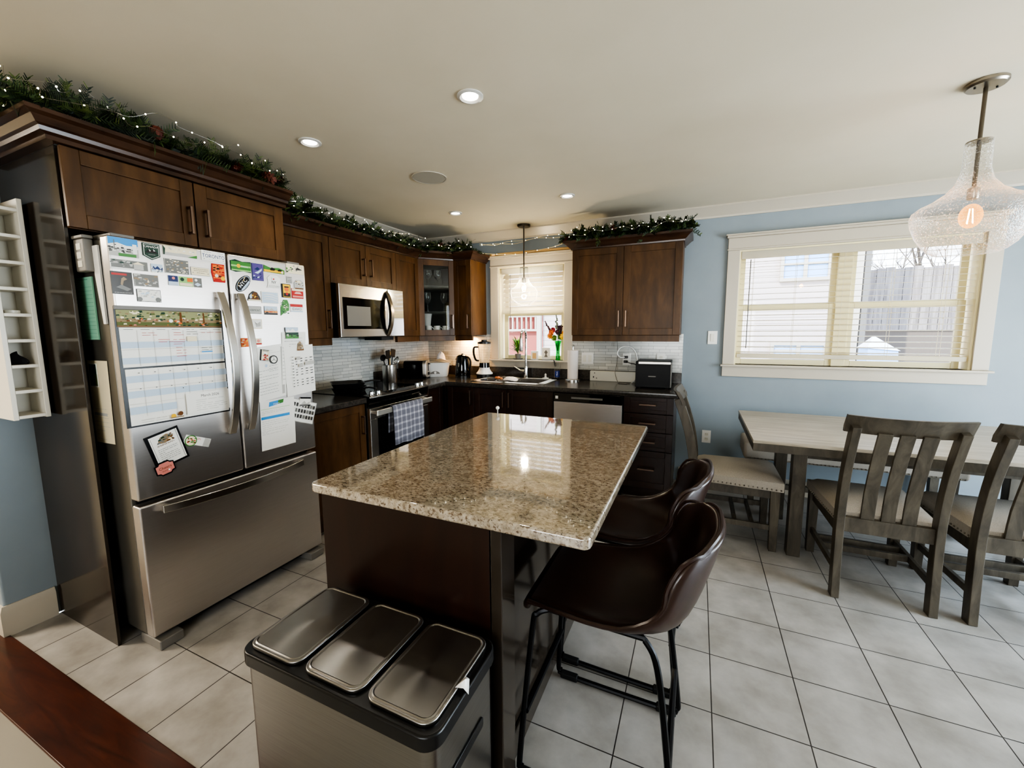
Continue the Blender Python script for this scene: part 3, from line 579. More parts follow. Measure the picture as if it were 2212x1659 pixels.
def flat(name, label, cat, poly, shapes, base='w', c0=.001, th=.003, mat='print_gloss', ang=0, x=fx, group='magnets on the refrigerator doors'):
    # poly: list of (y,z) outline or (y0,y1,z0,z1)
    if len(poly) == 4 and not isinstance(poly[0], tuple):
        ya_, yb_, za_, zb_ = poly; poly = [(ya_, za_), (yb_, za_), (yb_, zb_), (ya_, zb_)]
    y0_, z0_ = min(p[0] for p in poly), min(p[1] for p in poly); w = max(p[0] for p in poly) - y0_; h = max(p[1] for p in poly) - z0_
    fr = FX(x, y0_, z0_)
    if ang: fr = fr.rot(ang, w / 2, h / 2)
    m = MB(); m.col = K[base]; m.prism(fr, [(a - y0_, b - z0_) for a, b in poly], c0, c0 + th)
    art(m, fr, w, h, shapes, c0 + th)
    return single(name, m, mat, label, cat, group, flat=True)
mg = lambda label, poly, shapes, base='w', **kw: flat('magnet', label, 'magnet', poly, shapes, base, **kw)
mtn = lambda a, b, c_: ('p', [(0, a), (.2, b), (.35, a + .5 * (b - a)), (.55, b * 1.05), (.8, a + .3 * (b - a)), (1, b * .9), (1, a), (0, a)], c_)
mg('photo magnet of a city skyline under bright blue sky', (-3.186, -3.089, 1.722, 1.795), [('r', 0, .45, 1, 1, 'b'), ('p', [(0, .6), (.3, .72), (.6, .6), (1, .62), (1, .45), (0, .45)], 'w'), ('r', 0, 0, 1, .45, 'lg'), ('n', 40, .02, .2, .95, .6, ['w', 'dg', 'k'], .004), ('r', .18, .3, .21, .85, 'g'), ('r', .8, .2, .95, .72, 'w'), ('r', .3, 0, .9, .16, 'gn')])
mg('dark green shield magnet lettered CANADA', [(-3.074, 1.790), (-3.012, 1.790), (-3.012, 1.738), (-3.043, 1.722), (-3.074, 1.738)], [('p', [(.06, .95), (.94, .95), (.94, .27), (.5, .06), (.06, .27)], 'w'), ('p', [(.09, .93), (.91, .93), (.91, .28), (.5, .09), (.09, .28)], 'dgn'), ('t', 'CANADA', .5, .74, .0125, 'w'), ('p', [(.14, .42), (.34, .66), (.46, .55), (.6, .68), (.88, .42)], 'k'), ('p', [(.34, .66), (.46, .55), (.4, .5)], 'w'), ('p', [(.6, .68), (.72, .56), (.62, .54)], 'w'), ('r', .3, .3, .7, .34, 'g')], 'dgn')
mg('wide pale landscape photo magnet with green corner', (-2.999, -2.866, 1.753, 1.792), [('r', 0, .3, 1, 1, 'c'), ('p', [(0, 0), (0, 1), (.06, .7), (.03, 0)], 'dgn'), ('p', [(.1, .2), (.5, .35), (.95, .25), (1, 0), (.1, 0)], 'lg'), ('p', [(.7, 0), (1, .35), (1, 0)], 'gn'), ('n', 14, .1, .5, .9, .9, ['lg', 'w'], .004)], 'lg')
mg('white licence plate magnet lettered TORONTO', (-2.846, -2.738, 1.752, 1.799), [('t', 'TORONTO', .5, .3, .024, 'db', .84), ('l', .1, .82, .4, .82, 1, 'g'), ('l', .65, .82, .92, .82, 1, 'g'), ('c', .1, .15, .002, 'g'), ('c', .9, .15, .002, 'g'), ('l', .3, .12, .7, .12, 1, 'lg')])
mg('long grey panorama photo magnet with a pavilion', (-3.186, -3.060, 1.670, 1.710), [('r', .02, .05, .98, .95, 'g'), ('n', 26, .03, .3, .55, .9, ['lg', 'g', 'dgn'], .005), ('p', [(.55, .62), (.72, .9), (.9, .62)], 'c'), ('r', .6, .1, .86, .6, 'lg'), ('r', .02, .05, .6, .16, 'w')])
mg('tiny blue mountain photo magnet beside the pavilion panorama', (-3.050, -3.008, 1.671, 1.707), [('r', 0, .55, 1, 1, 'bl'), mtn(.3, .75, 'db'), ('r', 0, .1, 1, .35, 'bl'), ('n', 12, .1, .05, .9, .5, ['w', 'k'], .003)])
mg('grey photo magnet of pale flowers', (-2.999, -2.904, 1.675, 1.738), [('r', .02, .03, .98, .97, 'g'), ('n', 60, .05, .05, .95, .95, ['lg', 'g', 't', 'c'], .004)], 'lg')
mg('small cream plate magnet with two script lines', (-2.897, -2.816, 1.677, 1.715), [('r', .02, .05, .98, .95, 'c'), ('l', .15, .55, .9, .75, 2, 'dg'), ('l', .3, .3, .7, .3, 1, 'dg'), ('c', .1, .3, .002, 'g'), ('c', .9, .3, .002, 'g')], 'lg')
mg('orange and red map shaped magnet', [(-2.808, 1.70), (-2.803, 1.742), (-2.745, 1.742), (-2.747, 1.655), (-2.80, 1.655)], [('r', .12, .1, .98, .95, 'o'), ('n', 30, .1, .2, .9, .95, ['r', 'pk', 'k', 'r'], .006), ('r', .15, .04, .98, .2, 'r'), ('c', .8, .22, .010, 'y'), ('c', .35, .35, .008, 'c')], 'r')
mg('dark grey poster magnet with a red heading and bird', (-3.190, -3.120, 1.570, 1.660), [('r', .05, .84, .75, .93, 'r'), ('p', [(.5, .35), (.58, .6), (.75, .68), (.6, .78), (.48, .7), (.42, .45)], 't'), ('p', [(.2, .3), (.45, .42), (.9, .25), (.7, .15)], 'g'), ('l', .1, .04, .9, .06, 1, 'lg')], 'dg')
mg('grey photo magnet with a pale figure below the pavilion panorama', (-3.113, -3.028, 1.607, 1.659), [('r', .02, .03, .98, .97, 'g'), ('n', 40, .05, .05, .95, .95, ['lg', 'g', 't'], .005), ('p', [(.5, .35), (.55, .6), (.6, .35)], 'c')], 'lg')
mg('white map magnet with two grey ovals', (-3.110, -3.025, 1.544, 1.596), [('r', .02, .04, .98, .96, 'w'), ('n', 16, .1, .4, .9, .9, ['lg', 'bl'], .005), ('c', .1, .2, .009, 'g'), ('c', .86, .2, .010, 'g')], 'dg')
mg('colourful strip magnet with a flamingo and palm trees', (-2.991, -2.856, 1.622, 1.665), [('r', 0, 0, .28, 1, 'db'), ('r', 0, 0, .28, .4, 'bl'), ('c', .15, .75, .006, 'pk'), ('r', .3, 0, .72, 1, 'lgn'), ('r', .32, .05, .7, .35, 'c'), ('c', .4, .7, .008, 'dgn'), ('r', .55, .5, .72, .9, 'o'), ('r', .74, 0, 1, 1, 'g'), ('p', [(.76, .3), (.86, .1), (.98, .3), (.86, .5)], 'bl'), ('c', .82, .75, .006, 'w')])
mg('green striped tent shaped magnet with a yellow badge', [(-2.715, 1.77), (-2.69, 1.778), (-2.655, 1.77), (-2.610, 1.774), (-2.612, 1.718), (-2.65, 1.722), (-2.69, 1.716), (-2.715, 1.722)], [('r', .03, .55, .97, .85, 'gn'), ('r', .03, .42, .97, .56, 'lgn'), ('r', .03, .1, .97, .42, 'gn'), ('r', .03, .1, .97, .2, 'lgn'), ('c', .38, .5, .010, 'y'), ('t', 'Ottawa', .66, .42, .012, 'w')], 'dgn')
mg('purple poster magnet with a pale swirl', (-2.606, -2.544, 1.684, 1.772), [('r', .03, .02, .97, .98, 'p'), ('p', [(.2, .45), (.5, .55), (.9, .75), (.85, .6), (.5, .4)], 'bl'), ('p', [(.2, .65), (.5, .6), (.7, .7), (.5, .8)], 'db'), ('n', 10, .1, .1, .9, .4, ['bl', 'db'], .004)], 'db')
mg('golden prairie magnet with two black bison', [(-2.539, 1.736), (-2.418, 1.733), (-2.418, 1.756), (-2.45, 1.765), (-2.50, 1.76), (-2.538, 1.772)], [('r', .0, .1, .95, .45, 'y'), ('r', .0, .4, .3, .7, 'gn'), ('p', [(.28, .5), (.38, .78), (.55, .6), (.5, .35), (.32, .35)], 'k'), ('p', [(.65, .5), (.75, .65), (.9, .5), (.85, .35), (.68, .35)], 'k'), ('c', .88, .25, .007, 'c')], 'gn')
mg('cream map magnet at the top right of the right door', (-2.404, -2.290, 1.745, 1.799), [('n', 16, .02, .05, .35, .6, ['dgn', 'gn', 'lgn'], .005), ('n', 16, .4, .3, .95, .9, ['g', 'lg'], .004), ('p', [(.5, .5), (.62, .7), (.9, .45), (.55, .4)], 'dg')], 'c')
el = [(-2.658 + .052 * math.cos(a * PI / 8), 1.660 + .027 * math.sin(a * PI / 8)) for a in range(16)]
mg('black rounded badge magnet tilted and lettered NYC', el, [('p', [(.5 + .46 * math.cos(a * PI / 8), .5 + .44 * math.sin(a * PI / 8)) for a in range(16)], 'bl'), ('p', [(.5 + .43 * math.cos(a * PI / 8), .5 + .40 * math.sin(a * PI / 8)) for a in range(16)], 'k'), ('t', 'NYC', .5, .4, .028, 'w'), ('r', .2, .14, .8, .3, 'bl'), ('n', 8, .2, .5, .85, .85, ['y', 'bl'], .003)], 'k', ang=.86)
mg('white bread shaped magnet with a red heart', [(-2.528, 1.652), (-2.448, 1.652), (-2.452, 1.68), (-2.446, 1.705), (-2.466, 1.722), (-2.506, 1.722), (-2.524, 1.705), (-2.520, 1.68)], [('t', 'I', .36, .62, .018, 'k'), ('p', [(.5, .62), (.44, .7), (.47, .76), (.5, .73), (.53, .76), (.56, .7)], 'r'), ('t', 'NY', .5, .36, .020, 'k'), ('l', .1, .08, .9, .16, 2, 'g')])
mg('small white magnet with stacked grey words', (-2.407, -2.372, 1.688, 1.726), [('l', .05, .1, .95, .85, 4, 'k'), ('l', .1, .25, .9, .75, 3, 'dg')], 'lg')
mg('pale carved house shaped magnet', [(-2.360, 1.66), (-2.298, 1.66), (-2.298, 1.70), (-2.315, 1.713), (-2.345, 1.711), (-2.360, 1.695)], [('p', [(.1, .7), (.5, .95), (.9, .7)], 'c'), ('r', .2, .15, .85, .7, 'lg'), ('n', 12, .15, .1, .9, .8, ['t', 'dg', 'c'], .004), ('r', .05, 0, .95, .12, 'br')], 'lg')
mg('black and yellow crest magnet', (-2.443, -2.386, 1.605, 1.682), [('r', .16, .04, .94, .96, 'y'), ('c', .55, .62, .014, 'o'), ('r', .3, .74, .8, .82, 'k'), ('r', .2, .08, .9, .34, 'k'), ('c', .55, .28, .008, 'r')], 'k')
mg('red magnet with a pink car below the house magnet', (-2.379, -2.303, 1.605, 1.662), [('r', .02, .75, .98, .98, 'c'), ('p', [(.2, .45), (.35, .68), (.7, .68), (.88, .45)], 'pk'), ('l', .25, .5, .8, .56, 2, 'w'), ('r', .05, .1, .95, .28, 'pk')], 'r')
mg('brown bear magnet on a small arch', [(-2.642, 1.577), (-2.568, 1.576), (-2.574, 1.60), (-2.588, 1.622), (-2.610, 1.627), (-2.630, 1.61)], [('p', [(.2, .2), (.15, .5), (.3, .75), (.4, .3)], 'bl'), ('p', [(.3, .15), (.38, .7), (.55, .95), (.7, .7), (.85, .15)], 'br'), ('n', 10, .35, .2, .75, .8, ['y', 'k', 'br'], .004), ('r', .05, .0, .98, .14, 'c')], 'dg')
mg('white magnet with grey wave lines', (-2.565, -2.465, 1.567, 1.630), [('r', .04, .05, .96, .95, 'bl')] + [('p', [(.06, b), (.3, b + .12), (.6, b + .1), (.94, b - .06), (.94, b - .1), (.6, b + .04), (.3, b + .06)], 'w') for b in (.3, .5, .7)], 'w')
mg('leafy green map shaped magnet', [(-2.458, 1.503), (-2.43, 1.525), (-2.404, 1.533), (-2.402, 1.57), (-2.412, 1.593), (-2.436, 1.593), (-2.446, 1.565), (-2.455, 1.55)], [('n', 40, .1, .15, .9, .9, ['dgn', 'gn', 'lgn', 'c'], .004)], 'gn')
mg('red and white licence plate magnet lettered IDAHO', (-2.395, -2.313, 1.527, 1.572), [('r', 0, .64, 1, 1, 'r'), ('t', 'IDAHO', .5, .22, .022, 'db', .88), ('r', 0, 0, 1, .14, 'bl')])
mg('grey green licence plate magnet lettered VERMONT', (-2.642, -2.571, 1.509, 1.548), [('r', .04, .06, .96, .94, 'lg'), ('t', 'VERMONT', .5, .34, .0145, 'dgn', .85)], 'g')
mg('sunset mountain magnet with an orange band', (-2.554, -2.478, 1.506, 1.552), [('r', 0, .4, 1, 1, 'bl'), mtn(.4, .75, 'lg'), ('r', 0, .26, 1, .44, 'o'), ('n', 8, .05, .28, .95, .4, ['y', 'k'], .004), ('r', 0, 0, 1, .22, 'dg')], 'lg')
mg('cream magnet with a grey map sketch', (-2.631, -2.573, 1.430, 1.481), [('r', .06, .08, .94, .92, 'w'), ('p', [(.3, .7), (.45, .5), (.6, .6), (.85, .75), (.85, .25), (.4, .2)], 'lg'), ('p', [(.25, .8), (.5, .5), (.45, .45)], 'g')], 'c')
mg('orange flower magnet partly behind the right door handle', (-2.693, -2.655, 1.336, 1.382), [('n', 20, .05, .1, .95, .95, ['o', 'r', 'y', 'c'], .005)], 'o')
mg('small cream and red magnet just right of the handle', (-2.619, -2.583, 1.345, 1.379), [('c', .5, .6, .008, 'pk'), ('r', 0, .05, 1, .25, 'r')], 'c')
mg('green valley photo magnet pinning the top letter', (-2.441, -2.358, 1.374, 1.438), [('r', 0, .6, 1, 1, 'bl'), mtn(.5, .85, 'w'), ('r', 0, .3, 1, .55, 'dgn'), ('r', 0, 0, 1, .32, 'gn'), ('n', 14, .05, .05, .95, .5, ['lgn', 'k', 'lg'], .005)], 'g', c0=.006)
mg('brown arched stone magnet on the class schedule', [(-2.375, 1.303), (-2.329, 1.306), (-2.337, 1.34), (-2.352, 1.357), (-2.368, 1.34)], [('n', 30, .15, .1, .85, .8, ['t', 'br', 'dg', 'lg'], .004), ('r', .05, .0, .95, .12, 'br')], 't', c0=.008)
mg('small red and cream picture magnet on the handwritten list', (-2.598, -2.550, 1.258, 1.318), [('r', .12, .04, .98, .96, 'c'), ('c', .55, .6, .012, 'w'), ('n', 18, .3, .1, .9, .6, ['r', 'br', 'pk'], .005), ('r', .2, .86, .9, .93, 'g')], 'k', c0=.004, ang=-.15)
rg = MB(); rg.col = K['dg']; cc = FX(fx + .004, -2.5245, 1.261)
o_, i_ = [[cc(r_ * math.cos(a * PI / 12), r_ * math.sin(a * PI / 12)) for a in range(24)] for r_ in (.0235, .0175)]
rg.hexa(o_, [p + Vector((.005, 0, 0)) for p in o_])
rg.col = K['w']; rg.add([p + Vector((.0052, 0, 0)) for p in i_], [tuple(range(24))]); rg.col = K['g']
for a in (PI / 2, PI * 7 / 6, -PI / 6): rg.poly(F(cc(0, 0, .0055), (0, math.cos(a), math.sin(a)), (0, -math.sin(a), math.cos(a)), (1, 0, 0)), [(0, -.002), (.0175, -.0008), (.0175, .0008), (0, .002)], 0)
single('magnet', rg, 'print_gloss', 'round dark ring magnet on the handwritten list', 'magnet', 'magnets on the refrigerator doors', flat=True)
def paper(label, q, shapes, c0, curl=.0, name='paper_sheet', cat='paper', base='w', group='papers on the refrigerator'):
    y0_, z0_ = q[0]; m = MB(); m.col = K[base]; P = [Vector((0, a, b)) for a, b in q]      # BL, BR, TR, TL
    u = (P[1] - P[0]); v = (P[3] - P[0]); fr = F((fx, P[0].y, P[0].z), u, v, (1, 0, 0)); w, h = u.length, v.length
    m.prism(fr, [(0, 0), (w, 0), (w, h), (0, h)], c0, c0 + .0004); art(m, fr, w, h, shapes, c0 + .0005)
    return single(name, m, 'print_paper', label, cat, group, flat=True)
paper('handwritten list sheet beside the right door handle', [(-2.622, 1.035), (-2.456, 1.052), (-2.485, 1.357), (-2.614, 1.331)], [('r', .84, .05, .94, .95, 'lg'), ('l', .05, .12, .72, .55, 9, 'g'), ('l', .4, .52, .72, .62, 3, 'g'), ('c', .3, .64, .008, 'bl'), ('l', .35, .86, .95, .9, 2, 'lg')], .001)
paper('typed letter sheet hanging beneath the valley magnet', [(-2.480, 1.115), (-2.325, 1.115), (-2.302, 1.411), (-2.461, 1.411)], [('l', .1, .82, .85, .88, 2, 'dg'), ('l', .3, .72, .8, .76, 2, 'dg'), ('l', .02, .1, .3, .7, 10, 'g')], .003)
paper('white class schedule sheet with a grid of dark words', [(-2.455, 1.040), (-2.260, 1.053), (-2.286, 1.342), (-2.458, 1.324)], [('r', .35 + .16 * i, .18 + .055 * j, .41 + .17 * i, .193 + .055 * j, 'k' if (i + j) % 3 else 'g') for i in range(4) for j in range(11) if j not in (3, 7)] + [('r', .2, .18 + .06 * j, .25, .195 + .06 * j, 'g') for j in range(11)] + [('r', .42, .56, .56, .63, 'lg'), ('r', .64, .585, .97, .66, 'lg'), ('r', .34, .72, .48, .78, 'lg')], .005)
paper('white flyer with blue green logo and teal stripe', [(-2.630, .765), (-2.421, .764), (-2.421, 1.040), (-2.622, 1.039)], [('p', [(.24, .865), (.66, .91), (.68, .985), (.26, .96)], 'b'), ('p', [(.5, .9), (.66, .91), (.68, .985), (.52, .975)], 'gn'), ('t', 'COAST', .46, .895, .012, 'w'), ('r', .02, .825, .85, .832, 'lgn'), ('r', .02, .625, .84, .68, 'b'), ('l', .04, .72, .7, .78, 3, 'lg'), ('l', .04, .42, .8, .58, 5, 'lg'), ('l', .02, .32, .7, .38, 3, 'lg')], .0045)
paper('tilted photo card with rows of small dark portraits', [(-2.463, .906), (-2.298, .845), (-2.268, .974), (-2.421, 1.031)], [('r', .03, .03, .97, .97, 'w')] + [('r', .08 + .11 * i, .18 + .25 * j, .155 + .11 * i, .34 + .25 * j, 'dg' if (i * 3 + j) % 4 else 'g') for i in range(8) for j in range(3)], .003, base='lg', name='photo_card', cat='card')
mg('clip magnet with black stripes on the portrait card', (-2.379, -2.303, .968, 1.022), [('r', 0, .82, 1, 1, 'k'), ('p', [(.1, .2), (.4, .6), (.6, .3), (.9, .5), (.9, .1)], 'lg'), ('r', 0, .05, 1, .15, 'k')], 'w', c0=.005, ang=-.16)
e1 = flat('menu_card', 'tilted framed menu card with black border on the left door', 'card', (-3.128, -2.995, .822, .982), [('r', .10, .06, .94, .94, 'w'), ('r', .13, .09, .15, .9, 'lg'), ('r', .88, .06, .91, .94, 'lg'), ('p', [(.28, .7), (.4, .85), (.6, .9), (.8, .82), (.72, .72), (.5, .66)], 't'), ('n', 26, .32, .69, .75, .87, ['dgn', 'br', 'c', 'g'], .005), ('l', .25, .62, .8, .64, 2, 'br'), ('l', .22, .2, .8, .52, 7, 'g')], 'k', ang=.24, group='papers on the refrigerator')
tg = [(-3.118, .795), (-3.104, .79), (-3.098, .783), (-3.062, .783), (-3.056, .79), (-3.042, .795), (-3.042, .835), (-3.056, .84), (-3.062, .847), (-3.098, .847), (-3.104, .84), (-3.118, .835)]
mg('pink plaque magnet with black edge and script below the menu card', tg, [('p', [(.06, .25), (.2, .22), (.28, .1), (.72, .1), (.8, .22), (.94, .25), (.94, .75), (.8, .78), (.72, .9), (.28, .9), (.2, .78), (.06, .75)], 'pk'), ('t', 'Cheers', .5, .46, .017, 'br'), ('l', .3, .3, .7, .3, 1, 'br'), ('c', .66, .3, .004, 'w')], 'k', ang=.2, c0=.006)
flat('food_coupon', 'narrow tilted coupon card with a round salad picture', 'card', (-2.996, -2.880, .882, .922), [('l', .1, .7, .6, .8, 2, 'r'), ('c', .25, .4, .026, 'gn'), ('c', .25, .4, .022, 'c'), ('n', 22, .1, .1, .42, .75, ['r', 'o', 'gn', 'br'], .004), ('r', .74, .05, .98, .95, 'lg')], 'w', ang=-.42, c0=.002, th=.0008, group='papers on the refrigerator')
# wall calendar on the left door
t = thing('calendar', 'large two-month wall calendar with a countryside picture strip', 'calendar', (fx, -2.99, 1.02))
part('frame', MB().box(fx + .001, fx + .004, -3.194, -2.778, 1.018, 1.52), 'black_plastic', t); part('top_bar', MB().box(fx + .001, fx + .009, -3.194, -2.786, 1.508, 1.524), 'grey_plastic', t, bev=.002)
fr = FX(fx + .0045, -3.188, 1.437); m = MB(); m.col = K['t']; m.box(0, .402, 0, .07, 0, .001, fr); K['lgn'] = S(150, 152, 110); K['gn'] = S(96, 104, 62)
art(m, fr, .402, .07, [('r', 0, .5, 1, 1, 'lgn'), ('n', 90, 0, .45, 1, .95, ['c', 'gn', 'dgn', 't'], .006), ('r', 0, .1, 1, .3, 'gn'), ('n', 60, 0, .1, 1, .5, ['pk', 'br', 'c', 'dgn', 'o'], .005), ('r', .56, .3, .58, .95, 'br'), ('r', .80, .3, .815, .95, 'br'), ('c', .47, .4, .008, 'w'), ('r', 0, .05, 1, .08, 'br')], .001); part('picture_strip', m, 'print_paper', t, flat=True)
fr = FX(fx + .0045, -3.184, 1.271); m = MB(); m.col = K['w']; m.box(0, .399, 0, .164, 0, .001, fr); W_, H_ = .399, .164
sh = [('r', .0 + i / 7, .08 + .40 * j, (i + 1) / 7, .24 + .40 * j, 'bl') for i in range(7) for j in range(2)] + [('r', i / 7, .02, i / 7 + .003, .93, 'lg') for i in range(1, 7)] + [('r', 0, .44, 1, .447, 'lg')] + [('l', .03 + i / 7, .95, .11 + i / 7, .95, 1, 'g') for i in range(7)]
sh += [('l', .18, .80, .32, .86, 2, 'r'), ('l', .32, .62, .46, .68, 2, 'r'), ('l', .47, .80, .57, .86, 2, 'r'), ('l', .46, .55, .58, .67, 3, 'r'), ('l', .48, .22, .58, .46, 4, 'r'), ('l', .6, .82, .72, .88, 2, 'dg'), ('r', .6, .62, .7, .76, 'c'), ('l', .74, .36, .86, .42, 2, 'dgn'), ('r', .74, .3, .86, .33, 'b'), ('l', .75, .84, .98, .86, 1, 'r')]
art(m, fr, W_, H_, sh, .001); part('upper_page', m, 'print_paper', t, flat=True)
fr = FX(fx + .0045, -3.180, 1.025); m = MB(); m.col = K['w']; m.box(0, .396, 0, .238, 0, .001, fr); W_, H_ = .396, .238
sh = [('r', i / 7, .76 - .27 * j, (i + 1) / 7, .88 - .27 * j, 'bl') for i in range(7) for j in range(2)] + [('r', i / 7, .2, (i + 1) / 7, .33, 'bl') for i in range(3)] + [('r', i / 7, .15, i / 7 + .003, .98, 'lg') for i in range(1, 7)] + [('r', 0, .65, 1, .654, 'lg'), ('r', 0, .38, .5, .384, 'lg')] + [('r', .1 + i / 7, .92 - .28 * j, .115 + i / 7, .935 - .28 * j, 'g') for i in range(6) for j in range(2)]
sh += [('r', .52, .05, 1, .46, 'w'), ('t', 'March 2026', .78, .36, .017, 'dg'), ('l', .62, .1, .97, .3, 6, 'lg'), ('l', .08, .04, .36, .08, 2, 'lg'), ('c', .38, .07, .010, 'y'), ('c', .45, .1, .010, 'br'), ('r', .35, .03, .48, .05, 't'), ('c', .5, .58, .002, 'k')]
art(m, fr, W_, H_, sh, .001); part('lower_page', m, 'print_paper', t, flat=True)
# things on the side of the refrigerator (its side faces the camera)
ys = -3.183
nb = MB(); nb.col = S(140, 196, 170); fs = FY(ys, .452, 1.384); nb.prism(fs, [(0, 0), (.155, .002), (.155, .262), (0, .262)], .001, .006); nb.col = S(104, 160, 136)
for i in range(14): nb.poly(fs, [(.006, .012 + .016 * i), (.149, .012 + .016 * i), (.149, .0135 + .016 * i), (.006, .0135 + .016 * i)], .0062)
nb.poly(fs, [(.03, .25), (.12, .25), (.12, .254), (.03, .254)], .0062)
single('notepad', nb, 'print_paper', 'mint green lined notepad on the side of the refrigerator', 'notepad', flat=True)
pp = MB(); pp.col = K['c']; fs = FY(ys, .467, .93); pp.prism(fs, [(0, 0), (.158, .004), (.166, .2), (.172, .366), (0, .366)], .001, .002); art(pp, fs, .165, .366, [('l', .1, .05, .8, .42, 8, 'lg'), ('r', .1, .34, .75, .375, 'lg')], .0022)
single('paper_sheet', pp, 'print_paper', 'long curled paper on the refrigerator side below the notepad', 'paper', 'papers on the refrigerator', flat=True)
pp = MB(); pp.col = K['w']; fs = FY(ys, .486, 1.182); pp.prism(fs, [(0, 0), (.068, 0), (.068, .102), (0, .102)], .003, .006); art(pp, fs, .068, .102, [('r', .06, .04, .94, .96, 'dgn'), ('p', [(.06, .3), (.5, .6), (.94, .5), (.94, .04), (.06, .04)], 'gn')], .0062)
single('magnet', pp, 'print_gloss', 'dark green card magnet holding the long curled paper', 'magnet', flat=True)
pp = MB(); pp.col = K['w']; fs = FY(ys, .648, 1.45); pp.prism(fs, [(.02, 0), (.04, 0), (.04, .315), (.0, .315), (-.004, .2)], .001, .008)
single('paper_pad', pp, 'print_paper', 'tall white pad tucked at the front edge of the refrigerator side', 'paper', flat=True)
t = thing('storage_caddy', 'grey caddy box on the refrigerator side above the notepad', 'caddy', (.605, ys - .02, 1.66))
part('body', B(.565, .648, ys - .034, ys - .001, 1.662, 1.792), 'grey_plastic', t, bev=.006); part('lid', B(.56, .652, ys - .037, ys - .001, 1.792, 1.806), 'grey_plastic', t, bev=.004)
for i in range(3): part('window', B(.59, .625, ys - .0355, ys - .034, 1.68 + .034 * i, 1.705 + .034 * i), 'cream_plastic', t)
# ------------------------------------------------------------ narrow wall rack
t = thing('wine_rack', 'tall narrow white cubby rack on the left wall', 'rack', (.13, -3.31, 1.043)); ra, rb, rz0, rz1, rx = -3.367, -3.254, 1.044, 1.978, .27
part('side_panel', B(.001, rx, ra, ra + .0165, rz0, rz1), 'rack_white', t, bev=.002); part('side_panel', B(.001, rx, rb - .0165, rb, rz0, rz1), 'rack_white', t, bev=.002); part('back_panel', B(.12, .126, ra + .0165, rb - .0165, rz0, rz1 - .03), 'rack_white', t)
for i in range(9): part('shelf', B(.126, rx - .001, ra + .0165, rb - .0165, rz0 + .004 + .1093 * i, rz0 + .018 + .1093 * i), 'rack_white', t, bev=.0015)
t = thing('tape_roll', 'small pale tape roll on a middle shelf of the white rack', 'tape', (.22, -3.315, 1.499)); part('roll', MB().lathe((.225, -3.315, 1.4995), [(.014, 0), (.024, 0), (.024, .013), (.014, .013), (.014, 0)], 24, False, False), 'cream_plastic', t)
m = MB(); m.grid([[(.21 + (.036 + .008 * math.sin(3 * a)) * math.cos(a) * c_, -3.312 + .032 * math.sin(a) * c_, 1.281 + .044 * s_ * (1 - .3 * math.sin(a))) for a in [2 * PI * i / 14 for i in range(15)]] for c_, s_ in ((.9, 0), (1.0, .25), (.9, .6), (.6, .9), (.05, 1))])
single('cloth_cap', m, 'fabric_dark', 'crumpled black cloth cap stuffed in a lower rack cubby', 'cap', sub=1)
# ------------------------------------------------------------ kitchen island
t = thing('kitchen_island', 'dark wood kitchen island with speckled granite top', 'island', (2.1, -2.55, 0))
part('granite_top', MB().prism(W0, rrect(.918, 1.245, .02, 4, 2.235, -2.5425), .897, .93), 'granite', t, label='polished beige and brown granite slab', bev=.008, seg=3)
part('end_panel', B(1.795, 2.415, -3.135, -3.113, 0, .896), 'island_wood_shaded', t, bev=.002); part('corner_post', B(2.418, 2.452, -3.137, -3.05, .0, .896), 'panel_dark', t, bev=.004)
part('carcass', B(1.80, 2.385, -3.112, -1.95, .1, .896), 'island_wood_shaded', t); part('back_panel', B(2.386, 2.398, -3.049, -1.95, .02, .896), 'panel_dark', t, label='glossy dark panel on the seating side', bev=.001)
part('base_molding', B(2.399, 2.411, -3.049, -1.95, 0, .10), 'panel_dark', t, bev=.004); part('toe_kick', B(1.86, 2.38, -3.1, -1.97, 0, .1), 'island_wood_shaded', t)
for a, b in ((-3.10, -2.72), (-2.715, -2.34), (-2.335, -1.955)): door(t, F((1.799, b, .11), (0, -1, 0), (0, 0, 1), (-1, 0, 0)), b - a, .775, .34, .66, 'island_wood_shaded')
# small pale thing standing on the far end of the island
t = thing('pinch_clip', 'tiny pale clip at the far left edge of the granite top', 'clip', (1.85, -1.93, .93)); part('stem', MB().tube([(1.8525, -1.9295, .9305), (1.8525, -1.9295, .955)], .003, 8), 'white_plastic', t); part('cap', MB().ball((1.8525, -1.9295, .962), .011, 12, 8), 'white_plastic', t)
# ------------------------------------------------------------ triple recycling bin
t = thing('recycling_bin', 'stainless three-lid recycling bin in front of the island', 'bin', (2.145, -3.31, 0)); bx, by = 2.146, -3.312
part('body', MB().prism(W0, rrect(.595, .285, .035, 6, bx, by), .012, .558), 'steel_bin', t, bev=.002)
part('base', MB().prism(W0, rrect(.60, .29, .035, 6, bx, by), 0, .012), 'black_plastic', t)
part('rim', MB().prism(W0, rrect(.615, .303, .042, 8, bx, by), .553, .592), 'black_plastic', t, label='black plastic top rim', bev=.006, seg=3)
for i in range(3):
    cx = bx - .198 + .198 * i; prof = rrect(.184, .27, .032, 6, cx, by); q = part('lid', MB().prism(W0, prof, .5925, .604), 'steel_bin', t, bev=.004, seg=3)
    ring = MB(); a_, b_ = rrect(.170, .256, .026, 6, cx, by), rrect(.158, .244, .020, 6, cx, by); n = len(a_)
    vs = [(x, y, .6042) for x, y in a_] + [(x * .5 + x2 * .5, y * .5 + y2 * .5, .6062) for (x, y), (x2, y2) in zip(a_, b_)] + [(x, y, .6042) for x, y in b_]
    ring.add(vs, [(k * n + j, k * n + (j + 1) % n, (k + 1) * n + (j + 1) % n, (k + 1) * n + j) for k in range(2) for j in range(n)]); part('raised_border', ring, 'steel_bin', q)
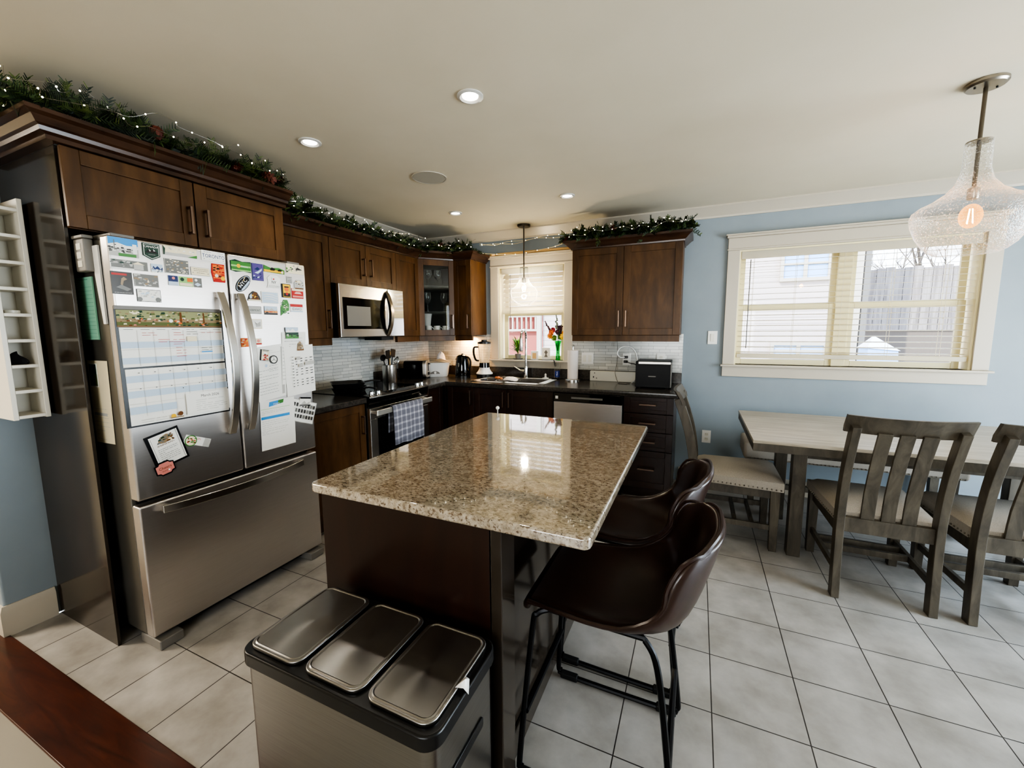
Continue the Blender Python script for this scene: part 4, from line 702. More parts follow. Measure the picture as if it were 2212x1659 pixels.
part('side_handle', MB().prism(F((bx + .2976, by, .43), (0, 1, 0), (0, 0, 1), (1, 0, 0)), rrect(.14, .028, .008, 4), 0, .004), 'black_plastic', t, bev=.0015)
m = MB().add([(2.432, -3.345, .607), (2.449, -3.337, .604), (2.452, -3.315, .610), (2.440, -3.31, .608), (2.458, -3.33, .586), (2.447, -3.325, .616)], [(0, 1, 5), (1, 2, 5), (2, 3, 5), (3, 0, 5), (1, 4, 2)]); single('plastic_scrap', m, 'white_plastic', 'scrap of white bag caught under the right bin lid', 'scrap', solid=.001)
# ------------------------------------------------------------ bar stools
def stool(label, loc, group):
    t = thing('bar_stool', label, 'stool', loc, group); ORG[t.name] = Vector((0, 0, 0))
    R_ = [(-.218, .546, .168, -.006, 0, 0), (-.224, .564, .178, -.004, 0, 0), (-.206, .588, .190, .000, 0, 0), (-.12, .590, .210, .006, 0, 0), (-.02, .574, .224, .024, 0, 0), (.08, .560, .232, .052, -.004, 0), (.165, .562, .236, .094, -.016, 0), (.226, .594, .238, .112, -.042, 0), (.260, .664, .236, .080, -.072, 0), (.285, .742, .230, .038, -.085, 0), (.304, .810, .216, .006, -.082, 0), (.317, .856, .190, -.024, -.064, 0), (.320, .867, .172, -.034, -.05, 0)]
    rows = []
    for cx, cz, w, lift, wrap, _ in R_:
        r = []
        for i in range(13):
            q = -1 + 2 * i / 12; a = abs(q); e = a ** 3.4; r.append((cx + wrap * a ** 2.6, math.copysign(w * (a ** .92), q), cz + lift * e))
        rows.append(r)
    part('seat_shell', MB().grid(rows), 'leather', t, label='dark brown leather bucket seat', solid=.026, sub=1)
    edge = [r[0] for r in rows[2:]] + rows[-1][1:-1] + [r[-1] for r in rows[2:]][::-1]
    part('edge_piping', MB().tube(spline([Vector(p) + Vector((0, 0, .004)) for p in edge], 2), .0055, 6), 'leather', t)
    for s in (-1, 1):
        pts = [(-.15, s * .150, .553), (-.185, s * .160, .535), (-.20, s * .168, .48), (-.228, s * .204, .07), (-.222, s * .208, .03), (-.19, s * .208, .0125), (.18, s * .208, .0125), (.218, s * .208, .03), (.224, s * .204, .07), (.19, s * .176, .36), (.165, s * .166, .50), (.13, s * .155, .550)]
        q = part('side_frame', MB().tube(spline(pts, 5), .0095, 8, closed=True), 'black_metal', t)
        for x in (-.185, .185): part('rubber_foot', B(x - .035, x + .035, s * .208 - .013, s * .208 + .013, .0, .024), 'rubber', q, bev=.005)
    for x, z in ((-.213, .215), (.209, .20)): part('footrest', MB().tube([(x, -.192, z), (x, .192, z)], .010, 8), 'black_metal', t)
    part('mount_plate', B(-.12, .08, -.13, .13, .545, .565), 'black_metal', t)
    return t
s1 = stool('dark brown leather bar stool nearest the camera beside the island', (2.668, -2.785, 0), 'bar stools at the island')
dup(s1, (2.654, -2.29, 0), -.02, 'dark brown leather bar stool farther along the island toward the drawers')
# ------------------------------------------------------------ dining set
t = thing('dining_table', 'rectangular dining table with grey frame and pale plank top', 'table', (4.1, -.82, 0))
TX0, TX1, TY0, TY1 = 3.226, 5.0, -1.312, -.335
part('tabletop', B(TX0, TX1, TY0, TY1, .742, .762), 'table_wood', t, label='pale weathered plank top', bev=.002); part('top_frame', B(TX0 + .002, TX1 - .002, TY0 + .002, TY1 - .002, .695, .742), 'grey_wood', t, bev=.002)
for x in (3.50, 4.726):
    for y in (-1.10, -.54): part('leg', B(x - .036, x + .036, y - .036, y + .036, 0, .695), 'grey_wood', t, bev=.004)
part('apron', B(3.53, 4.69, -1.08, -1.055, .62, .695), 'grey_wood', t); part('apron', B(3.53, 4.69, -.585, -.56, .62, .695), 'grey_wood', t)
def chair(label, loc, rz):
    t = thing('dining_chair', label, 'chair', loc, 'dining chairs around the table'); ORG[t.name] = Vector((0, 0, 0)); t.rotation_euler = (0, 0, rz)
    back = [(-.262, 0), (-.252, .22), (-.248, .42), (-.262, .58), (-.300, .76), (-.362, .945)]; yb = lambda z: next(a[0] + (b[0] - a[0]) * (z - a[1]) / (b[1] - a[1]) for a, b in zip(back, back[1:]) if z <= b[1] or b is back[-1])
    for s in (-1, 1):
        x = s * .195; part('leg', MB().ribbon([(x, y, z) for y, z in [(p[0], p[1]) for p in spline([Vector((a, b, 0)) for a, b in back], 4)]], .036, .056, (0, 1, 0)), 'grey_wood', t, bev=.003)
        xf = s * .203; part('leg', MB().hexa([(xf - .021, .205, 0), (xf + .021, .205, 0), (xf + .021, .247, 0), (xf - .021, .247, 0)], [(xf - .026, .195, .40), (xf + .026, .195, .40), (xf + .026, .25, .40), (xf - .026, .25, .40)]), 'grey_wood', t, bev=.003)
        part('side_stretcher', MB().ribbon([(x, -.24, .15), (xf, .22, .15)], .02, .036), 'grey_wood', t, bev=.002); part('seat_rail', MB().ribbon([(x, -.235, .375), (xf, .22, .375)], .022, .06), 'grey_wood', t)
    part('cross_stretcher', B(-.19, .19, .0, .022, .132, .168), 'grey_wood', t, bev=.002); part('cross_stretcher', B(-.19, .19, .10, .12, .132, .168), 'grey_wood', t, bev=.002)
    part('lower_rail', B(-.178, .178, -.262, -.234, .362, .44), 'grey_wood', t, bev=.002)
    rows = []                                    # curved crest rail, wider than the posts
    top = [(.900, yb(.90)), (.93, yb(.93) + .004), (.992, yb(.94) - .03), (.992, yb(.94) - .052), (.93, yb(.93) - .02), (.900, yb(.90) - .02)]
    for i in range(13):
        q = -1 + i / 6; rows.append([(q * .232, y + .012 - .026 * (1 - q * q) + .02, z + .006 * q * q) for z, y in top] + [(q * .232, top[0][1] + .012 - .026 * (1 - q * q) + .02, top[0][0] + .006 * q * q)])
    m = MB().grid(rows); m.add(rows[0][:-1], [tuple(range(6))]); m.add(rows[-1][:-1], [tuple(range(6))]); part('crest_rail', m, 'grey_wood', t, bev=.003)
    for x in (-.082, 0, .082): part('slat', MB().ribbon([(x * 1.0, yb(z) + .002 - .020 * (1 if z > .5 else 0) * ((z - .5) / .42), z) for z in (.43, .5, .58, .68, .78, .86, .915)], .056, .014, (0, 1, 0)), 'grey_wood', t, bev=.002)
    rows = []
    for j in range(13):
        v = j / 12; y = -.225 + .49 * v; w = .205 + .03 * v; r = []
        for i in range(13):
            q = -1 + i / 6; e = max(abs(q), abs(2 * v - 1)); r.append((q * w, y, .492 - .030 * e ** 6 - (.006 * e * e)))
        rows.append(r)
    m = MB(); n = 13; m.grid(rows); per = [rows[0][i] for i in range(n)] + [rows[j][-1] for j in range(1, n)] + [rows[-1][i] for i in range(n - 2, -1, -1)] + [rows[j][0] for j in range(n - 2, 0, -1)]
    low = [(x * 1.0, y, .40) for x, y, z in per]; k = len(per); m.add(per + low, [(i, (i + 1) % k, k + (i + 1) % k, k + i) for i in range(k)] + [tuple(range(k, 2 * k))])
    q = part('seat', m, 'seat_fabric', t, angle=70, label='beige upholstered seat')
    nm = MB()
    for i in range(19):
        f_ = i / 18; nm.ball((-.225 + .45 * f_, .266, .412), .0055, 6, 4)
        for s in (-1, 1): nm.ball((s * (.207 + .03 * f_), -.2 + .45 * f_, .412), .0055, 6, 4)
    part('nailhead_trim', nm, 'nickel', q)
    return t
c1 = chair('grey slat-back dining chair with its back to the camera, left of two', (3.813, -1.232, 0), 0)
dup(c1, (4.338, -1.222, 0), .03, 'grey slat-back dining chair cut off by the right photo edge')
dup(c1, (3.165, -.90, 0), -PI / 2, 'grey slat-back dining chair at the left head of the table')
# bench behind the table
t = thing('bench', 'upholstered bench with nailhead trim behind the dining table', 'bench', (3.95, -.2, 0)); bx0, bx1, by0, by1 = 3.275, 4.60, -.40, -.055
part('seat', MB().box(bx0, bx1, by0, by1, .385, .525), 'seat_fabric', t, label='beige upholstered bench seat', bev=.025, seg=4)
nm = MB()
for i in range(54): nm.ball((bx0 + .03 + i * (bx1 - bx0 - .06) / 53, by0 - .001, .398), .0055, 6, 4)
part('nailhead_trim', nm, 'nickel', t)
for x in (bx0 + .07, bx1 - .07):
    for y in (by0 + .05, by1 - .05): part('leg', MB().hexa([(x - .02, y - .02, 0), (x + .02, y - .02, 0), (x + .02, y + .02, 0), (x - .02, y + .02, 0)], [(x - .026, y - .026, .39), (x + .026, y - .026, .39), (x + .026, y + .026, .39), (x - .026, y + .026, .39)]), 'grey_wood', t)
part('stretcher', B(bx0 + .08, bx1 - .08, -.245, -.21, .12, .16), 'grey_wood', t)
# ------------------------------------------------------------ things on the cooktop and worktop
def pan(label, cx, cy, z, w, ang, hl, hang):
    t = thing('griddle_pan', label, 'pan', (cx, cy, z), 'stacked black pans on the cooktop'); fr = F((cx, cy, z), (math.cos(ang), math.sin(ang), 0), (-math.sin(ang), math.cos(ang), 0)); n = 5
    a, b, c, d = rrect(w * .86, w * .86, .03, n), rrect(w, w, .035, n), rrect(w - .012, w - .012, .03, n), rrect(w * .84, w * .84, .025, n); k = len(a); m = MB(); vs = []
    for pl, zz in ((a, 0), (b, .042), (c, .042), (d, .006)): vs += [fr(x, y, zz) for x, y in pl]
    m.add(vs, [(q * k + j, q * k + (j + 1) % k, (q + 1) * k + (j + 1) % k, (q + 1) * k + j) for q in range(3) for j in range(k)] + [tuple(range(k))[::-1], tuple(3 * k + j for j in range(k))]); part('pan_body', m, 'black_plastic', t)
    h = Vector((math.cos(hang), math.sin(hang), 0)); o = Vector((cx, cy, z + .036)); part('handle', MB().ribbon([o + h * (w * .48), o + h * (w * .5 + hl * .5) + Vector((0, 0, .012)), o + h * (w * .5 + hl) + Vector((0, 0, .004))], .024, .012), 'black_plastic', t, bev=.003)
pan('lower black square pan on the left side of the cooktop', .345, -1.575, .9195, .235, .55, .13, .15)
pan('upper black square pan stacked crosswise on another pan', .33, -1.585, .962, .25, .9, .13, .75)
t = thing('oil_bottle', 'clear oil bottle with black pump squeezed beside the refrigerator', 'bottle', (.60, -2.215, .914)); part('bottle', MB().lathe((.60, -2.215, .9145), [(.028, 0), (.03, .01), (.03, .10), (.014, .125), (.014, .135)], 20), 'clear_glass', t)
part('pump', MB().lathe((.60, -2.215, 1.0495), [(.016, 0), (.016, .018), (.006, .02), (.006, .045)], 14).box(.592, .608, -2.222, -2.172, 1.092, 1.102), 'black_plastic', t)
t = thing('utensil_crock', 'brushed steel utensil crock at the back right of the cooktop', 'crock', (.185, -.86, .92)); UX, UY = .20, -.80
UX, UY = .165, -.885
part('crock', MB().lathe((UX, UY, .9147), [(.070, 0), (.072, .004), (.072, .165), (.075, .168), (.075, .172), (.069, .172), (.069, .01)], 28, True, True), 'steel_plain', t)
def utensil(name, label, dx, dy, L_, hw, hh, mat, tilt, kind):
    u = thing(name, label, 'utensil', (UX + dx, UY + dy, .94), 'cooking utensils in the steel crock'); b = Vector((UX + dx * .5, UY + dy * .5, .935)); d = Vector((tilt[0], tilt[1], 1)).normalized(); e = b + d * L_
    part('shaft', MB().tube([b, e], .0055, 8), mat, u); uu = Vector((0, 1, 0)); fr = F(e, uu - d * uu.dot(d), d)
    if kind == 'spoon': m = MB(); m.prism(fr, [(hw * math.cos(a), hh * .5 + hh * .5 * math.sin(a)) for a in [2 * PI * i / 18 for i in range(18)]], -.004, .004); part('bowl', m, mat, u)
    elif kind == 'spatula': part('blade', MB().prism(fr, rrect(hw * 2, hh, .01, 4, 0, hh / 2), -.003, .003), mat, u)
    else:
        m = MB()
        for a in range(6):
            p = PI * a / 6; q = Vector((math.cos(p), math.sin(p), 0)); m.tube([e + q * (hw * math.sin(PI * s / 8)) * 1.0 + d * (hh * s / 8) for s in range(9)] , .0015, 5)
            m.tube([e - q * (hw * math.sin(PI * s / 8)) + d * (hh * s / 8) for s in range(9)], .0015, 5)
        part('wires', m, mat, u)
utensil('ladle', 'black ladle leaning left in the crock', -.01, -.03, .20, .036, .06, 'black_plastic', (0, -.28), 'spoon')
utensil('slotted_turner', 'black turner between ladle and pale spoon', .01, -.015, .215, .028, .085, 'black_plastic', (.1, -.16), 'spatula')
utensil('wooden_spoon', 'pale upright spoon near the middle of the crock', .02, .0, .24, .012, .045, 'wood_light', (.05, -.06), 'spoon')
utensil('serving_spoon', 'black serving spoon right of the pale spoon', .0, .012, .205, .024, .075, 'black_plastic', (-.05, .06), 'spoon')
utensil('spatula', 'tall dark spatula with rounded square head on the right', -.01, .025, .225, .034, .08, 'black_plastic', (.0, .2), 'spatula')
utensil('whisk', 'steel wire whisk at the far right of the crock', .015, .03, .15, .026, .09, 'chrome', (.1, .34), 'whisk')
t = thing('toaster', 'black and chrome toaster beside the white slow cooker', 'toaster', (.2, -.56, .914)); TXc, TYc = .20, -.50
fr = F((TXc, TYc, .9145), (math.cos(.32), math.sin(.32), 0), (-math.sin(.32), math.cos(.32), 0)).rot(0); fw = F(fr(0, 0, 0), fr.u, (0, 0, 1))   # u: long axis towards the room
body = rrect(.15, .17, .045, 6, 0, .10); f_end = F(fr(0, 0, 0), fr.v * -1, (0, 0, 1), fr.u); part('body', MB().prism(f_end, body, -.12, .10), 'black_gloss', t, bev=.004)
part('end_cap', MB().prism(f_end, rrect(.158, .178, .045, 6, 0, .098), .085, .125), 'steel_satin', t, bev=.006); part('lever', MB().box(-.008, .008, .075, .16, .125, .129, f_end).box(-.016, .016, .145, .16, .129, .145, f_end), 'black_plastic', t); part('dial', MB().lathe((0, 0, 0), [(.016, 0), (.014, .012)], 16, fr=F(f_end(0, .05, .125), f_end.u, f_end.v, f_end.n)), 'black_plastic', t)
part('base', MB().prism(f_end, [(-.07, .0), (.07, 0), (.075, .02), (-.075, .02)], -.11, .12), 'black_plastic', t)
t = thing('slow_cooker', 'white oblong slow cooker with dark dial and handles', 'cooker', (.33, -.30, .914)); fr = F((.30, -.27, .9145), (math.cos(.5), math.sin(.5), 0), (-math.sin(.5), math.cos(.5), 0))
m = MB(); k = 0; vs = []
for sc, z in ((.80, 0), (.84, .012), (.96, .12), (.98, .148)): pl = rrect(.29 * sc, .20 * sc, .075 * sc, 7); k = len(pl); vs += [fr(x, y, z) for x, y in pl]
m.add(vs, [(q * k + j, q * k + (j + 1) % k, (q + 1) * k + (j + 1) % k, (q + 1) * k + j) for q in range(3) for j in range(k)] + [tuple(range(k))[::-1], tuple(3 * k + j for j in range(k))]); part('body', m, 'white_ceramic', t)
m = MB(); vs = []
for sc, z in ((1.03, .148), (1.03, .158), (.95, .166), (.5, .186), (.1, .19)): pl = rrect(.29 * sc, .20 * sc, .075 * sc, 7); vs += [fr(x, y, z) for x, y in pl]
m.add(vs, [(q * k + j, q * k + (j + 1) % k, (q + 1) * k + (j + 1) % k, (q + 1) * k + j) for q in range(4) for j in range(k)] + [tuple(range(k))[::-1], tuple(4 * k + j for j in range(k))]); part('lid', m, 'clear_glass', t)
part('rim', MB().tube([fr(x, y, .15) for x, y in rrect(.294, .204, .077, 7)], .005, 6, True), 'white_ceramic', t)
for s in (-1, 1): part('side_handle', MB().box(s * .145 - .02, s * .145 + .02, -.035, .035, .118, .130, fr), 'white_ceramic', t, bev=.004)
fd = F(fr(-.01, -.1, 0), fr.u, (0, 0, 1)); part('dial_plate', MB().prism(fd, [(.048 * math.cos(a * PI / 12), .034 + .03 * math.sin(a * PI / 12)) for a in range(13)], -.012, .001), 'grey_plastic', t); part('dial', MB().lathe((0, 0, 0), [(.013, 0), (.011, .014)], 14, fr=F(fd(0, .047, .0), fd.u, fd.v, fd.n)), 'white_plastic', t)
m = MB(); m.grid([[fr(.045 + r_ * math.cos(a) * 1.2, .01 + r_ * math.sin(a), z + .012 * math.sin(a * 2 + z * 60)) for a in [2 * PI * i / 16 for i in range(17)]] for r_, z in ((.045, .183), (.04, .205), (.028, .232), (.012, .256), (.001, .262))])
single('paper_bag', m, 'paper_towel', 'crumpled cream paper bag resting on the slow cooker lid', 'bag')
KX, KY = .60, -.225
t = thing('kettle', 'black electric kettle in the counter corner', 'kettle', (KX, KY, .914)); part('body', MB().lathe((KX, KY, .9345), [(.082, 0), (.084, .02), (.076, .11), (.066, .185), (.064, .2), (.045, .215), (.012, .22), (.012, .23), (.001, .231)], 28), 'black_gloss', t); part('power_base', MB().lathe((KX, KY, .9145), [(.08, 0), (.08, .016), (.07, .02)], 28), 'black_plastic', t)
part('handle', MB().ribbon(spline([(KX + .045, KY - .012, 1.13), (KX + .09, KY - .02, 1.125), (KX + .115, KY - .028, 1.08), (KX + .105, KY - .026, 1.0), (KX + .07, KY - .018, .965)], 5), .022, .016, (1, 0, .2)), 'black_plastic', t, bev=.004); part('spout', MB().hexa([(KX - .05, KY - .014, 1.06), (KX - .05, KY + .014, 1.06), (KX - .05, KY + .012, 1.11), (KX - .05, KY - .012, 1.11)], [(KX - .084, KY - .006, 1.10), (KX - .084, KY + .006, 1.10), (KX - .08, KY + .006, 1.115), (KX - .08, KY - .006, 1.115)]), 'black_plastic', t)
part('water_gauge', MB().box(KX - .012, KX + .004, KY - .077, KY - .06, .96, 1.07), 'steel_plain', t)
BX_, BY_ = .835, -.165
t = thing('blender', 'glass jar blender on a white and black base', 'blender', (BX_, BY_, .914)); part('foot_pad', MB().lathe((BX_, BY_, .9145), [(.085, 0), (.085, .03), (.07, .034)], 28), 'black_plastic', t); part('base', MB().lathe((BX_, BY_, .9490), [(.088, 0), (.09, .008), (.07, .03), (.056, .055), (.056, .07)], 28), 'white_ceramic', t, label='white motor base'); part('collar', MB().lathe((BX_, BY_, 1.0195), [(.057, 0), (.054, .05)], 28), 'black_gloss', t)
part('jar', MB().lathe((BX_, BY_, 1.07), [(.048, 0), (.052, .02), (.068, .19), (.070, .2), (.066, .2), (.048, .02), (.046, .004)], 28), 'clear_glass', t, label='clear glass jar'); part('lid', MB().lathe((BX_, BY_, 1.27), [(.071, 0), (.071, .018), (.045, .024), (.03, .026), (.03, .042)], 24), 'black_plastic', t); part('jar_handle', MB().ribbon(spline([(BX_ - .062, BY_ - .02, 1.235), (BX_ - .105, BY_ - .03, 1.23), (BX_ - .112, BY_ - .03, 1.17), (BX_ - .09, BY_ - .028, 1.10), (BX_ - .055, BY_ - .02, 1.09)], 4), .018, .012, (0, 1, 0)), 'black_plastic', t)
t = thing('outlet_box', 'small black power adapter between kettle and blender', 'adapter', (.655, -.10, .914)); part('body', B(.715, .755, -.09, -.04, .9145, .985), 'black_plastic', t, bev=.006)
# sink fittings
fxx, fyy = 1.288, -.098
t = thing('faucet', 'tall chrome pull-down faucet behind the sink', 'faucet', (fxx, fyy, .9195)); part('base', MB().lathe((fxx, fyy, .9195), [(.026, 0), (.026, .008), (.021, .012), (.021, .10), (.018, .115), (.013, .12), (.013, .27)], 20), 'chrome', t)
part('spring_neck', MB().tube(spline([(fxx, fyy, 1.18), (fxx, fyy, 1.32), (fxx + .004, fyy - .02, 1.385), (fxx + .006, fyy - .07, 1.415), (fxx + .008, fyy - .13, 1.39), (fxx + .008, fyy - .15, 1.33)], 5), .012, 10), 'chrome', t)
part('spray_head', MB().lathe((fxx + .008, fyy - .152, 1.20), [(.016, 0), (.019, .01), (.017, .09), (.013, .135)], 16), 'steel_plain', t); part('lever', MB().tube([(fxx - .015, fyy - .012, .99), (fxx - .055, fyy - .02, .995), (fxx - .125, fyy - .03, 1.035)], [.014, .010, .006], 10), 'chrome', t)
m = MB(); x0 = .955
for i in range(13): m.tube([(x0 + .02 * i, -.475, .9245), (x0 + .02 * i, -.165, .9245)], .0045, 6)
for y in (-.475, -.165): m.tube([(x0 - .006, y, .9235), (x0 + .246, y, .9235)], .003, 6)
single('drying_rack', m, 'chrome', 'steel roll-up drying rack laid over the left basin', 'rack')
m = MB(); m.ball((1.175, -.40, .945), .02, 12, 8, .9); single('fruit_peel', m, 'terracotta', 'dark rounded scrubber on the drying rack', 'scrubber')
m = MB()
for k, (x, y, r) in enumerate(((1.13, -.43, .022), (1.165, -.44, .018), (1.10, -.41, .02))): m.ball((x, y, .93 + r * .7), r, 10, 7, .7)
MN('orange_sponge', [(.3, S(190, 100, 60)), (.7, S(216, 150, 96))], nscale=40, rough=.9)
single('sponge', m, 'orange_sponge', 'orange bumpy scrub pad on the drying rack', 'sponge', sub=1)
m = MB(); m.grid([[(1.245 + r_ * math.cos(a) * 1.5, -.40 + r_ * math.sin(a), z + .006 * math.sin(a * 3)) for a in [2 * PI * i / 16 for i in range(17)]] for r_, z in ((.055, .925), (.05, .942), (.03, .955), (.002, .957))]); single('dish_cloth', m, 'paper_towel', 'crumpled pale dish cloth on the middle of the sink', 'cloth', sub=1)
t = thing('sink_stopper', 'small chrome soap pump knob at the back of the sink', 'pump', (1.50, -.09, .9195)); part('plate', MB().lathe((1.50, -.092, .9195), [(.034, 0), (.034, .006), (.012, .01), (.008, .03), (.011, .036), (.004, .05)], 18), 'white_plastic', t)
t = thing('soap_bottle', 'clear bottle half full of blue dish soap', 'bottle', (1.615, -.10, .914)); part('soap', MB().lathe((1.615, -.06, .9147), [(.026, .02), (.026, .085)], 18), 'blue_soap', t); part('bottle', MB().lathe((1.615, -.06, .9147), [(.029, 0), (.029, .13), (.016, .16), (.014, .18)], 18), 'clear_glass', t); part('nozzle', MB().tube([(1.597, -.064, 1.045), (1.588, -.066, 1.075), (1.58, -.07, 1.11)], [.009, .006, .004], 8), 'black_plastic', t)
PX, PY = 1.795, -.125
t = thing('paper_towel_holder', 'upright paper towel roll on a round steel holder', 'holder', (PX, PY, .914)); part('base', MB().lathe((PX, PY, .9145), [(.08, 0), (.08, .012), (.07, .018)], 28), 'steel_plain', t); part('paper_roll', MB().lathe((PX, PY, .9335), [(.052, 0), (.052, .28)], 32), 'paper_towel', t, label='cream paper towel roll'); part('rod', MB().lathe((PX, PY, 1.2135), [(.005, 0), (.005, .03)], 10), 'chrome', t); part('ring', MB().tube([(PX + .012 * math.cos(a), PY, 1.253 + .012 * math.sin(a)) for a in [2 * PI * i / 16 for i in range(16)]], .003, 6, True), 'chrome', t)
t = thing('power_bar_box', 'long white box lying against the backsplash behind the cables', 'box', (2.14, -.05, .914)); part('body', B(1.955, 2.42, -.075, -.031, .9145, 1.012), 'cream_plastic', t, bev=.003); part('switch', B(1.985, 1.995, -.077, -.075, .945, .96), 'black_plastic', t)
for i, x in enumerate((2.0, 2.02)): part('jack', MB().lathe((0, 0, 0), [(.006, 0), (.005, .002)], 12, fr=FY(-.075, x, .992 - .05 * i)), 'grey_plastic', t)
t = thing('countertop_oven', 'boxy black countertop appliance with silver top band', 'appliance', (2.57, -.25, .914)); fr = F((2.43, -.425, .9145), (1, .03, 0), (-.03, 1, 0))
part('body', MB().box(0, .285, 0, .31, .006, .228, fr), 'appliance_black', t, bev=.006); part('front_panel', MB().box(.004, .276, -.004, .0, .01, .2, fr), 'appliance_black', t, bev=.001); part('silver_band', MB().box(.022, .278, -.006, .012, .205, .226, fr), 'steel_satin', t, bev=.003); part('side_trim', MB().box(.279, .287, -.002, .04, .012, .222, fr), 'grey_plastic', t, bev=.002); part('maker_badge', MB().box(.105, .165, -.0052, -.004, .098, .106, fr), 'grey_plastic', t)
for x in (.03, .255):
    for y in (.03, .28): part('foot', MB().box(x - .012, x + .012, y - .012, y + .012, 0, .008, fr), 'rubber', t)
# outlets, plugs, cables, switches
def plate(name, label, x0, x1, z0, z1, kind, y=0.0, cat='outlet'):
    t = thing(name, label, cat, ((x0 + x1) / 2, y, (z0 + z1) / 2)); part('cover_plate', B(x0, x1, y - .006, y, z0, z1), 'white_plastic', t, bev=.002); xm_ = (x0 + x1) / 2; zm_ = (z0 + z1) / 2
    if kind == 'duplex':
        for dz in (-.021, .021):
            q = part('socket', MB().prism(FY(y - .006, xm_, zm_ + dz), rrect(.032, .03, .01, 4), 0, .002), 'cream_plastic', t); part('slots', MB().box(-.007, -.005, -.002, .008, .002, .0024, FY(y - .006, xm_, zm_ + dz)).box(.005, .007, -.002, .008, .002, .0024, FY(y - .006, xm_, zm_ + dz)), 'black_plastic', q)
    elif kind == 'rocker': part('rocker', B(xm_ - .016, xm_ + .016, y - .0095, y - .006, zm_ - .033, zm_ + .033), 'cream_plastic', t, bev=.002)
    elif kind == 'double':
        for dx in (-.026, .026): part('rocker', B(xm_ + dx - .016, xm_ + dx + .016, y - .0095, y - .006, zm_ - .033, zm_ + .033), 'cream_plastic', t, bev=.002)
    return t
plate('light_switch', 'white rocker light switch left of the dining window', 2.983, 3.058, 1.277, 1.393, 'rocker', cat='switch')
plate('wall_outlet', 'white duplex outlet low on the wall left of the table', 2.975, 3.047, .385, .50, 'duplex')
plate('light_switch', 'white double switch plate on the backsplash by the paper towels', 1.853, 1.970, 1.072, 1.185, 'double', -.008, cat='switch')
plate('wall_outlet', 'white backsplash outlet with plugs left of the black appliance', 2.255, 2.330, 1.072, 1.184, 'duplex', -.008)
plate('wall_outlet', 'backsplash outlet partly hidden above the black appliance', 2.563, 2.638, 1.075, 1.19, 'duplex', -.008)
for nm, z, mt, lb in (('power_plug', 1.149, 'black_plastic', 'upper black plug in the backsplash outlet'), ('power_plug', 1.107, 'black_plastic', 'lower black plug in the backsplash outlet')): single(nm, B(2.268, 2.306, -.044, -.0165, z - .012, z + .012), mt, lb, 'plug', bev=.005)
single('power_cable', MB().tube(spline([(2.275, -.046, 1.15), (2.24, -.075, 1.15), (2.215, -.08, 1.185), (2.235, -.075, 1.235), (2.29, -.07, 1.255), (2.35, -.072, 1.235), (2.39, -.08, 1.17), (2.402, -.09, 1.05), (2.39, -.12, .95), (2.36, -.15, .921)], 6), .0065, 8), 'white_plastic', 'thick white cable looping over the backsplash outlet', 'cable')
single('power_cable', MB().tube(spline([(2.29, -.046, 1.107), (2.34, -.08, 1.095), (2.38, -.1, 1.09), (2.41, -.11, 1.06), (2.415, -.115, 1.0), (2.41, -.12, .93), (2.40, -.13, .9185)], 5), .0035, 8), 'black_plastic', 'thin black cable from the lower plug behind the appliance', 'cable')
single('charging_cable', MB().tube(spline([(2.20, -.02, 1.30), (2.205, -.03, 1.22), (2.21, -.06, 1.10), (2.20, -.09, 1.0), (2.24, -.15, .92), (2.30, -.2, .9185), (2.35, -.17, .9185), (2.29, -.14, .9185), (2.25, -.19, .9185), (2.33, -.22, .9185)], 6), .0025, 6), 'grey_plastic', 'thin grey charging cable tangled on the counter', 'cable')
# ------------------------------------------------------------ window sill things
sz = 1.0985
t = thing('potted_plant', 'small spiky green plant in a glass pot on the sill', 'plant', (1.14, .04, sz)); part('saucer', MB().lathe((1.14, .035, sz), [(.05, 0), (.054, .008)], 20), 'terracotta', t); part('pot', MB().lathe((1.14, .035, sz + .0085), [(.026, 0), (.034, .05), (.03, .05), (.024, .004)], 18), 'grey_plastic', t)
m = MB(); rn = random.Random(3)
for i in range(95):
    a = rn.random() * 2 * PI; ln = .10 + rn.random() * .09; el_ = .15 + rn.random() * 1.1; d = Vector((math.cos(a) * math.cos(el_), math.sin(a) * math.cos(el_) * .6, math.sin(el_))); b = Vector((1.14, .032, sz + .06 + rn.random() * .09)); sd = d.cross(Vector((0, 0, 1))).normalized() * .0075; m.col = rn.choice([S(96, 150, 40), S(140, 180, 60), S(70, 120, 36)])
    md_ = b + d * ln * .6; e = b + d * ln - Vector((0, 0, .03)); m.add([b - sd * .5, b + sd * .5, md_ + sd, md_ - sd, e], [(0, 1, 2, 3), (3, 2, 4)])
m.col = S(90, 110, 50); m.tube([(1.14, .035, sz + .02), (1.14, .034, sz + .16)], .004, 6); part('leaves', m, 'foliage', t, flat=True)
t = thing('candle_block', 'small white framed gold square ornament on the sill', 'ornament', (1.335, .03, sz)); part('frame', B(1.297, 1.373, .02, .045, sz + .0005, sz + .092), 'white_plastic', t, bev=.002); part('gold_panel', B(1.314, 1.356, .018, .0205, sz + .012, sz + .072), 'wood_light', t)
t = thing('tabletop_picture', 'small white picture frame with a tree sketch on the sill', 'frame', (1.455, .05, sz)); part('frame', B(1.41, 1.50, .046, .056, sz + .0005, sz + .128), 'white_plastic', t, bev=.002); m = MB(); m.col = S(225, 222, 215); fq = FY(.0455, 1.416, sz + .01); m.poly(fq, [(0, 0), (.078, 0), (.078, .11), (0, .11)], 0); m.col = S(110, 104, 98); m.poly(fq, [(.02, .02), (.035, .05), (.02, .07), (.04, .095), (.06, .07), (.046, .05), (.06, .02)], .0003); part('picture', m, 'print_paper', t, flat=True)
VX, VY = 1.592, .03
